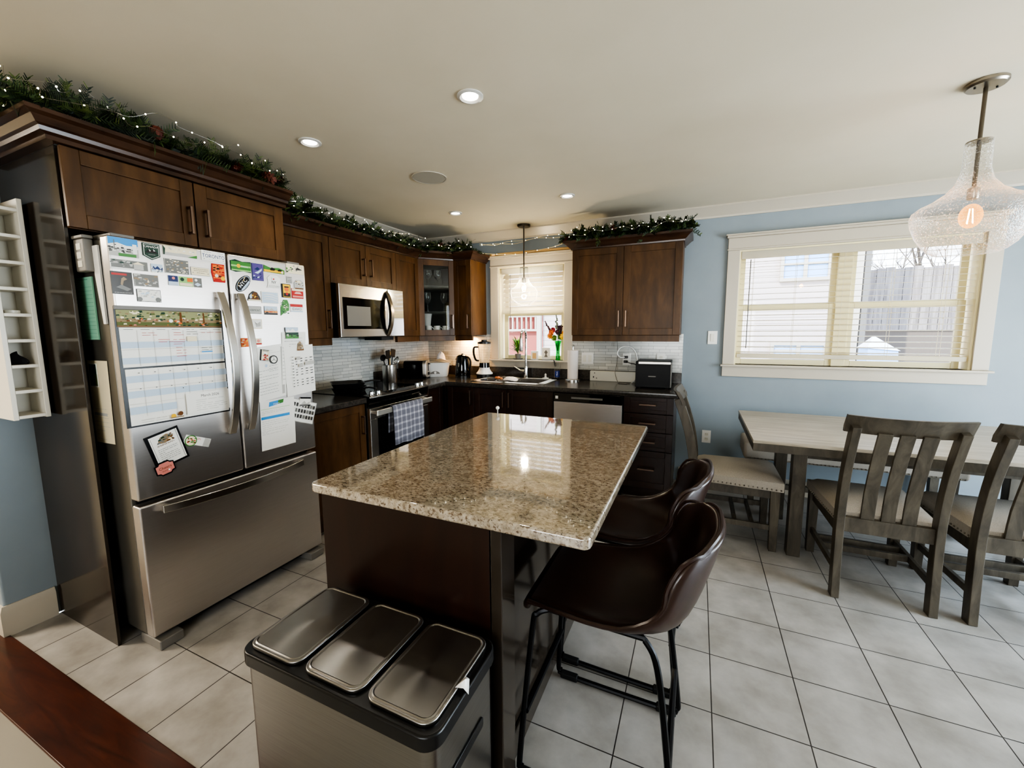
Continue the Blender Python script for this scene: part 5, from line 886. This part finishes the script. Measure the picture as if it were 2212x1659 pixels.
t = thing('flower_vase', 'green glass vase of dried orange and plum flowers on the sill', 'vase', (VX, VY, sz)); part('vase', MB().lathe((VX, VY, sz + .0005), [(.026, 0), (.022, .03), (.02, .10), (.028, .17), (.036, .20), (.034, .20), (.018, .10), (.02, .01)], 22), 'green_glass', t, label='green glass vase')
rn = random.Random(11); st_ = MB(); bl_ = MB(); st_.col = S(70, 120, 50)
for i, (dx, dz, c_, kind) in enumerate(((-.145, .40, (70, 30, 40), 's'), (-.02, .46, (110, 120, 110), 's'), (.02, .33, (60, 26, 44), 'b'), (.0, .29, (84, 34, 60), 'b'), (-.07, .285, (214, 110, 60), 'b'), (-.085, .25, (226, 150, 60), 'b'), (.062, .28, (226, 140, 40), 'b'), (.05, .245, (230, 190, 60), 'b'), (-.04, .23, (110, 140, 60), 'b'), (.02, .24, (100, 140, 60), 'b'), (-.055, .31, (150, 50, 60), 'b'), (.035, .36, (52, 24, 40), 's'))):
    b = Vector((VX, VY, sz + .03)); e = Vector((VX + dx, VY + rn.uniform(-.01, .02), sz + dz)); md_ = (b + e) / 2 + Vector((-dx * .25, 0, .02)); st_.tube(spline([b, md_, e], 4), .002, 5)
    bl_.col = S(*c_)
    if kind == 's':
        for k in range(9): q = md_.lerp(e, .35 + .65 * k / 8); bl_.ball(q + Vector((rn.uniform(-.008, .008), 0, 0)), .015 - .001 * k, 7, 5)
    else:
        for k in range(14):
            a = 2 * PI * k / 14; d = Vector((math.cos(a), rn.uniform(-.5, .5), math.sin(a))) * .029; sd = Vector((-math.sin(a), 0, math.cos(a))) * .009; bl_.add([e - sd * .4, e + sd * .4, e + d + sd, e + d - sd], [(0, 1, 2, 3)])
        bl_.ball(e, .013, 7, 5)
part('stems', st_, 'foliage', t); part('blossoms', bl_, 'foliage', t, flat=True)
# ------------------------------------------------------------ glassware and crockery in the corner cabinet
def goblet(x, y, z, h, r, label):
    m = MB().lathe((x, y, z), [(r * .8, 0), (r * .8, .003), (.004, .008), (.004, h * .42), (r * .7, h * .52), (r, h * .72), (r * .85, h), (r * .8, h), (r * .93, h * .72), (.003, h * .47)], 18); single('wine_glass', m, 'clear_glass', label, 'glass', 'stemware in the corner cabinet')
goblet(.325, -.42, 1.8705, .17, .036, 'left stemmed glass on the top shelf of the glass-door cabinet'); goblet(.40, -.36, 1.8705, .165, .036, 'right stemmed glass on the top shelf of the glass-door cabinet')
goblet(.315, -.43, 1.6085, .20, .036, 'left stemmed glass on the middle shelf of the glass-door cabinet'); goblet(.44, -.315, 1.6085, .195, .034, 'right stemmed glass on the middle shelf of the glass-door cabinet')
m = MB().lathe((.262, -.385, 1.3805), [(.034, 0), (.036, .01), (.052, .16), (.06, .21), (.055, .21), (.03, .01)], 24); single('vase', m, 'white_ceramic', 'tapered white vase on the bottom shelf of the corner cabinet', 'vase')
for i, (x, y) in enumerate(((.335, -.455), (.395, -.385), (.455, -.315))):
    t = thing('mug', ('left', 'middle', 'right')[i] + ' white mug in the front row of the corner cabinet', 'mug', (x, y, 1.3805), 'white mugs in the corner cabinet'); part('cup', MB().lathe((x, y, 1.3805), [(.03, 0), (.034, .004), (.034, .082), (.031, .082), (.03, .01)], 20), 'white_ceramic', t)
    h = Vector((.75, .66, 0)); c_ = Vector((x, y, 1.422)) + h * .034; part('handle', MB().tube([c_ + h * (.022 * math.sin(a)) + Vector((0, 0, .024 * math.cos(a))) for a in [PI * k / 8 for k in range(9)]], .004, 6), 'white_ceramic', t)
# ------------------------------------------------------------ garlands and fairy lights
GREENS = [S(18, 30, 12), S(28, 44, 17), S(40, 58, 22), S(54, 72, 27), S(22, 36, 17), S(84, 96, 46), S(62, 78, 36)]
def along(path, s):
    P = [Vector(p) for p in path]; ls = [(b - a).length for a, b in zip(P, P[1:])]; d = s * sum(ls)
    for a, b, l in zip(P, P[1:], ls):
        if d <= l: return a.lerp(b, d / l), (b - a).normalized()
        d -= l
    return P[-1], (P[-1] - P[-2]).normalized()
def garland(label, path, n, rad, seed, cones, zmin, fine=False):
    rn = random.Random(seed); m0, _ = along(path, .5); t = thing('garland', label, 'garland', tuple(m0)); m = MB()
    m.col = GREENS[0]; m.tube([along(path, i / 40)[0] for i in range(41)], .012, 6)
    for i in range(n):
        p, d = along(path, (i + rn.random()) / n); up = rn.uniform(-.25, 1.0); th = rn.uniform(-1, 1)
        side = d.cross(Vector((0, 0, 1))).normalized(); tw = (d * rn.uniform(-.9, .9) + side * th + Vector((0, 0, up))).normalized(); L_ = rad * rn.uniform(.6, 1.35)
        sag = Vector((0, 0, -.25 * L_)); ax2 = tw.orthogonal().normalized().lerp(tw.cross(tw.orthogonal()).normalized(), rn.random()).normalized(); nb_ = 11 if fine else 8; c = rn.choice(GREENS)
        for k in range(nb_):
            q = (k + .5) / nb_; b = p + tw * (L_ * q) + sag * q * q
            for s in (-1, 1):
                nl = (.034 if fine else .030) * (1 - .35 * q) * rn.uniform(.8, 1.2); nd = (tw * .75 + ax2 * s * .8 + Vector((0, 0, rn.uniform(-.15, .2)))).normalized(); wv = nd.cross(tw).normalized().cross(nd) * (.0024 if fine else .0060); e = b + nd * nl
                if e.z < zmin: e.z = zmin + rn.random() * .01
                m.col = c if rn.random() < .7 else rn.choice(GREENS); m.add([b - wv, b + wv, e + wv * .5, e - wv * .5], [(0, 1, 2, 3)])
    part('foliage', m, 'foliage', t, flat=True)
    for s, off, sz_ in cones:
        p, d = along(path, s); p = p + Vector(off); ax = Vector((rn.uniform(-1, 1), rn.uniform(-1, 1), rn.uniform(-.2, .6))).normalized(); u = ax.orthogonal().normalized(); v = ax.cross(u); mc = MB()
        mc.ball(p, sz_ * .5, 8, 6)
        for k in range(34):
            hgt = -1 + 2 * k / 33; a = k * 2.4; r_ = math.sqrt(max(0, 1 - hgt * hgt)) * sz_ * .62; b = p + ax * (hgt * sz_ * .8) + (u * math.cos(a) + v * math.sin(a)) * r_ * .6; o = (u * math.cos(a) + v * math.sin(a)); e = b + o * sz_ * .5 + ax * sz_ * .25; w_ = ax.cross(o) * sz_ * .2; mc.add([b - w_, b + w_, e + w_ * .8, e - w_ * .8], [(0, 1, 2, 3)])
        part('pine_cone', mc, 'cone_brown', t, flat=True)
    return t
def fairy(label, pts_list, nb, seed, bulb_r=.0032, wr=.0009, wm='steel_plain'):
    rn = random.Random(seed); t = thing('string_lights', label, 'string lights', tuple(pts_list[0][0])); bm_ = None
    for pts in pts_list:
        sp = spline(pts, 5); part('wire', MB().tube(sp, wr, 4), wm, t)
        for i in range(nb):
            p = sp[int((i + .5) / nb * (len(sp) - 1))]
            if bm_ is None:
                mb = MB().ball(ORG[t.name], bulb_r, 7, 5); bm_ = part('bulb', mb, 'fairy', t); bm_.location = p - ORG[t.name]
            else: c = bm_.copy(); COL.objects.link(c); c.parent = t; c.location = p - ORG[t.name]
    return t
zf = 2.245
P1 = [(.10, -3.30, 2.275), (.56, -3.30, 2.275), (.60, -3.20, 2.285), (.58, -2.75, 2.28), (.57, -2.36, 2.285), (.50, -2.24, 2.27)]
garland('fuller pine garland with cones draped over the refrigerator cabinet', P1, 420, .12, 5, [(.20, (.03, 0, .05), .035), (.55, (.05, 0, .03), .032), (.78, (.05, 0, -.005), .036), (.90, (.05, 0, .0), .042), (.93, (.05, .03, .02), .036)], 2.24, True)
P2 = [(.44, -2.21, 2.245), (.34, -2.10, 2.225), (.31, -1.6, 2.225), (.31, -1.1, 2.225), (.32, -.64, 2.222), (.56, -.37, 2.22), (.80, -.34, 2.218)]
garland('long thin garland running over the range wall cabinets to the sink window', P2, 520, .128, 6, [(.06, (.06, 0, .0), .03), (.86, (0, -.05, .04), .03)], 2.165)
P3 = [(1.80, -.30, 2.215), (2.05, -.37, 2.225), (2.4, -.37, 2.23), (2.80, -.36, 2.228)]
garland('short garland on the wall cabinet right of the sink window', P3, 400, .118, 8, [(.0, (-.02, -.05, -.01), .036), (.42, (0, -.06, .03), .028)], 2.13)
def wob(path, n, amp, seed, dz=.05, out=(0, 0, 0)):
    rn = random.Random(seed); r_ = []
    for i in range(n + 1):
        p, _ = along(path, i / n); r_.append(tuple(p + Vector(out) + Vector((rn.uniform(-amp, amp), rn.uniform(-amp, amp), dz + rn.uniform(-amp, amp)))))
    return r_
fairy('fairy lights twined along the refrigerator cabinet garland', [wob(P1, 22, .04, 1, .075, (.085, -.02, 0)), wob(P1, 18, .035, 2, .02, (.115, -.03, 0))], 16, 1)
fairy('fairy lights twined along the range wall garland', [wob(P2, 26, .03, 3, .055, (.08, -.07, 0)), wob(P2, 22, .025, 4, .015, (.10, -.08, 0))], 20, 2)
fairy('fairy lights twined along the garland beside the dining window', [wob(P3, 14, .03, 5, .05, (0, -.09, 0)), wob(P3, 12, .025, 6, .005, (0, -.11, 0))], 13, 3)
fairy('bare fairy light wires strung across above the sink window', [[(.84, -.24, 2.285), (.98, -.18, 2.27), (1.12, -.15, 2.30), (1.3, -.13, 2.30), (1.5, -.14, 2.32), (1.66, -.18, 2.31), (1.78, -.26, 2.30)], [(.84, -.24, 2.27), (1.0, -.17, 2.285), (1.2, -.14, 2.275), (1.4, -.13, 2.31), (1.6, -.16, 2.29), (1.79, -.26, 2.27)], [(.82, -.2, 2.20), (1.0, -.07, 2.196), (1.2, -.066, 2.185), (1.4, -.07, 2.205), (1.6, -.1, 2.22), (1.79, -.26, 2.23)]], 9, 4, .0032, .0022, 'gold_wire')
single('wooden_dowel', MB().tube([(.93, -.036, 2.203), (1.80, -.036, 2.203)], .0145, 14), 'wood_light', 'pale wooden rod lying along the top of the sink window trim', 'rod')
t = thing('wood_slice', 'round pale wood slice at the left end of the window trim', 'ornament', (.905, -.03, 2.19)); part('slice', MB().lathe((.885, -.03, 2.189), [(.036, 0), (.037, .012), (.036, .022)], 24), 'wood_light', t)
# ------------------------------------------------------------ ceiling fixtures and pendants
def downlight(label, x, y):
    t = thing('recessed_light', label, 'ceiling light', (x, y, H)); part('trim_ring', MB().lathe((x, y, H), [(.058, -.001), (.058, -.006), (.046, -.010), (.036, -.004), (.036, -.001)], 32, False, False), 'fixture_white', t); part('lamp', MB().lathe((x, y, H - .003), [(.035, 0), (.001, -.002)], 24), 'lamp_white', t)
    l = bpy.data.lights.new('downlight_lamp', 'SPOT'); l.energy = 9; l.color = (1, .93, .82); l.spot_size = 1.9; l.spot_blend = .6; l.shadow_soft_size = .03; o = bpy.data.objects.new('downlight_lamp', l); COL.objects.link(o); o.location = (x, y, H - .02)
downlight('recessed ceiling light over the island, largest in the photo', 1.943, -2.355); downlight('recessed ceiling light nearest the refrigerator cabinet', .932, -2.337); downlight('recessed ceiling light near the corner cabinet, left of the pendant', .916, -.818); downlight('recessed ceiling light just right of the sink pendant', 1.94, -.852)
t = thing('ceiling_speaker', 'round flush ceiling speaker with grey cloth grille', 'speaker', (1.205, -1.62, H)); part('rim', MB().lathe((1.205, -1.62, H), [(.118, -.001), (.118, -.006), (.110, -.006), (.110, -.001)], 40, False, False), 'trim_paint', t); part('grille', MB().lathe((1.205, -1.62, H), [(.110, -.0005), (.108, -.005), (.001, -.0052)], 40, False), 'speaker_cloth', t)
def pendant(label, x, y, prof, ztop, gmat, rodz, sock, bulbz, br, cr_, filament):
    t = thing('pendant_light', label, 'pendant light', (x, y, H)); part('canopy', MB().lathe((x, y, H), [(cr_, -.001), (cr_, -.012), (cr_ * .9, -.02), (.012, -.022)], 36), 'dark_nickel' if not filament else 'nickel', t)
    for s in (-1, 1):
        if cr_ > .06 and filament: part('screw', MB().lathe((x + s * .04, y + s * .012, H - .021), [(.004, -.004), (.004, 0)], 8), 'black_metal', t)
    part('rod', MB().tube([(x, y, H - .02), (x, y, rodz)], .0075, 10), 'dark_nickel', t); part('socket', MB().lathe((x, y, sock), [(.018, 0), (.02, .005), (.02, .045), (.008, .055)], 18), 'nickel', t); part('cap', MB().lathe((x, y, ztop - .004), [(.001, .006), (prof[0][0] - .001, .006), (prof[0][0] - .001, .0), (.001, 0)][::-1], 24), 'nickel', t)
    part('shade', MB().lathe((x, y, 0), prof, 48, False, False), gmat, t, label='clear glass bell shade')
    b = part('bulb', MB().ball((x, y, bulbz), br, 16, 10, 1.35), 'halo_bulb' if filament else 'bulb_glass', t)
    if filament:
        m = MB()
        for a in range(4): c_, s_ = math.cos(a * PI / 2 + .3) * br * .32, math.sin(a * PI / 2 + .3) * br * .32; m.tube([(x + c_ * .5, y + s_ * .5, bulbz + br * .8), (x + c_, y + s_, bulbz - br * .8)], .0016, 6)
        part('filament', m, 'filament', b)
    else: part('glow', MB().ball((x, y, bulbz), br * .6, 10, 8), 'warm_bulb', b)
    return t
px_, py_ = 3.967, -1.522
pendant('large clear seeded glass pendant with glowing filament over the table', px_, py_, [(.043, 2.203), (.044, 2.15), (.045, 2.09), (.058, 2.04), (.088, 2.0), (.13, 1.968), (.17, 1.948), (.192, 1.930), (.198, 1.905), (.192, 1.87), (.174, 1.82), (.145, 1.77), (.118, 1.745), (.098, 1.735)], 2.203, 'seeded_glass', 2.0, 1.965, 1.895, .038, .067, True)
sx_, sy_ = 1.297, -.17
pendant('small clear glass pendant hanging in front of the sink window', sx_, sy_, [(.040, 2.030), (.041, 1.96), (.052, 1.90), (.085, 1.85), (.122, 1.822), (.134, 1.80), (.135, 1.775), (.125, 1.73), (.10, 1.69), (.07, 1.668), (.055, 1.662)], 2.030, 'clear_glass', 1.93, 1.88, 1.83, .032, .065, False)
# ------------------------------------------------------------ outdoors
g = B(-14, 22, .3, 30, -1.2, -.6); struct('ground', g, 'snow_ground', flat=True)
t = thing('neighbour_house', 'neighbouring house with pale siding and a white window', 'house', (3.2, 5.2, -.6)); part('siding_wall', B(1.6, 5.36, 5.0, 9, -.6, 7), 'siding', t, flat=True)
for (xa, xb, za, zb) in ((4.217, 4.98, 2.25, 2.85), (4.144, 5.01, .85, 1.15)):
    f = MB(); xm0 = (xa + xb) / 2; f.ring(xa, xb, za, zb, -5.0, -4.93, .055, FY(0)).box(xm0 - .03, xm0 + .03, 4.935, 5.0, za + .055, zb - .055)
    f.box(xa + .055, xb - .055, 4.945, 5.0, (za + zb) / 2 - .02, (za + zb) / 2 + .02); w = part('window_frame', f, 'trim_paint', t); part('window_glass', B(xa + .03, xb - .03, 4.97, 4.985, za + .03, zb - .03), 'tent_blue', w)
part('corner_board', B(5.30, 5.42, 4.95, 5.05, -.6, 7), 'trim_paint', t); part('downspout', B(5.44, 5.52, 4.95, 5.03, -.6, 7), 'grey_plastic', t)
t = thing('red_house', 'red brick house front with white porch railing seen through the sink window', 'house', (-1, 5.5, -.6)); part('brick_wall', B(-4, -.44, 5.4, 6, -.6, 1.78), 'red_paint', t); part('upper_siding', B(-4, -.44, 5.36, 6, 1.78, 6), 'siding', t, flat=True); part('pale_wall', B(-.36, 1.55, 5.0, 5.3, -.6, 6), 'siding', t, flat=True); part('post', B(-.48, -.38, 4.9, 5.0, -.6, 6), 'trim_paint', t)
m = MB()
for i in range(12): m.box(-2.0 + .12 * i, -1.96 + .12 * i, 5.30, 5.33, 1.42, 1.74)
m.box(-2.0, -.5, 5.29, 5.34, 1.38, 1.43).box(-2.0, -.5, 5.29, 5.34, 1.72, 1.77); part('railing', m, 'trim_paint', t)
t = thing('wood_fence', 'weathered wooden privacy fence behind the yard', 'fence', (8, 8.2, -.6)); m = MB()
for i in range(46): m.box(5.4 + .16 * i, 5.4 + .16 * i + .15, 8.0, 8.03, 1.35, 2.70 + .02 * (i % 3))
for z in (1.5, 2.0, 2.5): m.box(5.4, 12.8, 8.03, 8.07, z, z + .08)
part('boards', m, 'fence_wood', t); part('lower_panel', B(5.4, 12.8, 8.05, 8.1, -.6, 1.35), 'bark', t)
t = thing('play_tent', 'blue and white play tent in the yard', 'tent', (5.5, 4.2, -.6)); part('lower_cloth', MB().hexa([(5.2, 3.95, -.6), (5.75, 3.95, -.6), (5.75, 4.5, -.6), (5.2, 4.5, -.6)], [(5.3, 4.0, 1.1), (5.66, 4.0, 1.06), (5.66, 4.4, 1.06), (5.3, 4.4, 1.1)]), 'tent_blue', t); part('roof_cloth', MB().hexa([(5.28, 3.98, 1.10), (5.68, 3.98, 1.06), (5.68, 4.42, 1.06), (5.28, 4.42, 1.1)], [(5.40, 4.18, 1.27), (5.43, 4.18, 1.27), (5.43, 4.22, 1.27), (5.40, 4.22, 1.27)]), 'tent_white', t)
def tree(label, x, y, h, seed):
    rn = random.Random(seed); m = MB()
    def br_(p, d, l, r, k):
        e = p + d * l; m.tube([p, (p + e) / 2 + Vector((rn.uniform(-.03, .03), 0, 0)) * l, e], [r, r * .8, r * .6], 5)
        if k:
            for _ in range(3): br_(p + d * l * rn.uniform(.5, 1), (d + Vector((rn.uniform(-.8, .8), rn.uniform(-.8, .8), rn.uniform(-.1, .5)))).normalized(), l * rn.uniform(.55, .75), r * .55, k - 1)
    br_(Vector((x, y, -.6)), Vector((0, 0, 1)), h, .09, 5); single('bare_tree', m, 'bark', label, 'tree')
tree('bare winter tree rising behind the fence', 8.6, 11.5, 2.6, 4)
# ------------------------------------------------------------ light
def area(name, loc, rot, sx, sy, e, c=(1, 1, 1)):
    l = bpy.data.lights.new(name, 'AREA'); l.shape = 'RECTANGLE'; l.size = sx; l.size_y = sy; l.energy = e; l.color = c; o = bpy.data.objects.new(name, l); COL.objects.link(o); o.location = loc; o.rotation_euler = rot; return o
area('patio_daylight', (XR + .4, (PD[0] + PD[1]) / 2, 1.15), (0, PI / 2, 0), 2.1, 2.3, 180, (.80, .91, 1))
area('front_daylight', ((FWN[0] + FWN[1]) / 2, YF - .4, 1.5), (PI / 2, 0, 0), 2.5, 1.4, 75, (1, .97, .92))
area('hall_fill', (-1.4, -4.6, 2.3), (0, 0, 0), .6, .6, 95, (1, .90, .76))  # added fill from the hall, brightens the left side and end panel
area('sink_blind_fill', (1.3, .75, 2.75), (math.radians(-38), 0, 0), 1.2, .5, 60, (1, .97, .88))  # added lamp outside above the view, makes the sink blind glow
def point(name, loc, e, c, r=.03):
    l = bpy.data.lights.new(name, 'POINT'); l.energy = e; l.color = c; l.shadow_soft_size = r; o = bpy.data.objects.new(name, l); COL.objects.link(o); o.location = loc
point('sink_pendant_lamp', (sx_, sy_, 1.83), 24, (1, .88, .66), .03); point('table_pendant_lamp', (px_, py_, 1.895), 2.2, (1, .50, .18), .02)
area('under_cabinet_lamp', (.58, -.10, 1.315), (math.radians(20), 0, 0), .08, .05, 4.5, (1, .55, .2))
sun = bpy.data.lights.new('sun', 'SUN'); sun.energy = 6; sun.angle = .01; sun.color = (1, .96, .88); o = bpy.data.objects.new('sun', sun); COL.objects.link(o); o.rotation_euler = (math.radians(50), 0, math.radians(-28))
w = bpy.data.worlds.new('World'); SC.world = w; w.use_nodes = True; nt = w.node_tree; bg = nt.nodes['Background']; tc = nt.nodes.new('ShaderNodeTexCoord'); sp = nt.nodes.new('ShaderNodeSeparateXYZ'); rp = nt.nodes.new('ShaderNodeValToRGB')
nt.links.new(tc.outputs['Generated'], sp.inputs[0]); nt.links.new(sp.outputs[2], rp.inputs[0]); e = rp.color_ramp.elements; e[0].position = 0; e[0].color = (.92, .95, 1, 1); e[1].position = .6; e[1].color = (.42, .62, 1, 1); nt.links.new(rp.outputs[0], bg.inputs[0]); bg.inputs[1].default_value = 5.0
# ------------------------------------------------------------ camera
CAMP = (2.9013, -4.0662, 1.4148); yaw, pit, rol, fpx, cxp, cyp = .4254, -.1192, -.0070, 891.89, 1101.6, 819.43
cy_, sy2 = math.cos(yaw), math.sin(yaw); fw = Vector((-sy2 * math.cos(pit), cy_ * math.cos(pit), math.sin(pit))); rt = Vector((cy_, sy2, 0)); up = rt.cross(fw); r2 = rt * math.cos(rol) + up * math.sin(rol); u2 = -rt * math.sin(rol) + up * math.cos(rol)
cam = bpy.data.cameras.new('camera'); co = bpy.data.objects.new('camera', cam); COL.objects.link(co); co.matrix_world = Matrix(((r2.x, u2.x, -fw.x, CAMP[0]), (r2.y, u2.y, -fw.y, CAMP[1]), (r2.z, u2.z, -fw.z, CAMP[2]), (0, 0, 0, 1)))
cam.sensor_width = 36; cam.lens = fpx / 2212 * 36; cam.shift_x = (1106 - cxp) / 2212; cam.shift_y = (cyp - 829.5) / 2212; cam.clip_start = .02; SC.camera = co
SC.view_settings.view_transform = 'AgX'; SC.view_settings.look = 'AgX - High Contrast'; SC.view_settings.exposure = 0.25
cyc = SC.cycles; cyc.max_bounces = 8; cyc.diffuse_bounces = 4; cyc.glossy_bounces = 4; cyc.transmission_bounces = 6; cyc.transparent_max_bounces = 24; cyc.sample_clamp_indirect = 6; cyc.use_denoising = True; cyc.caustics_reflective = False; cyc.caustics_refractive = False
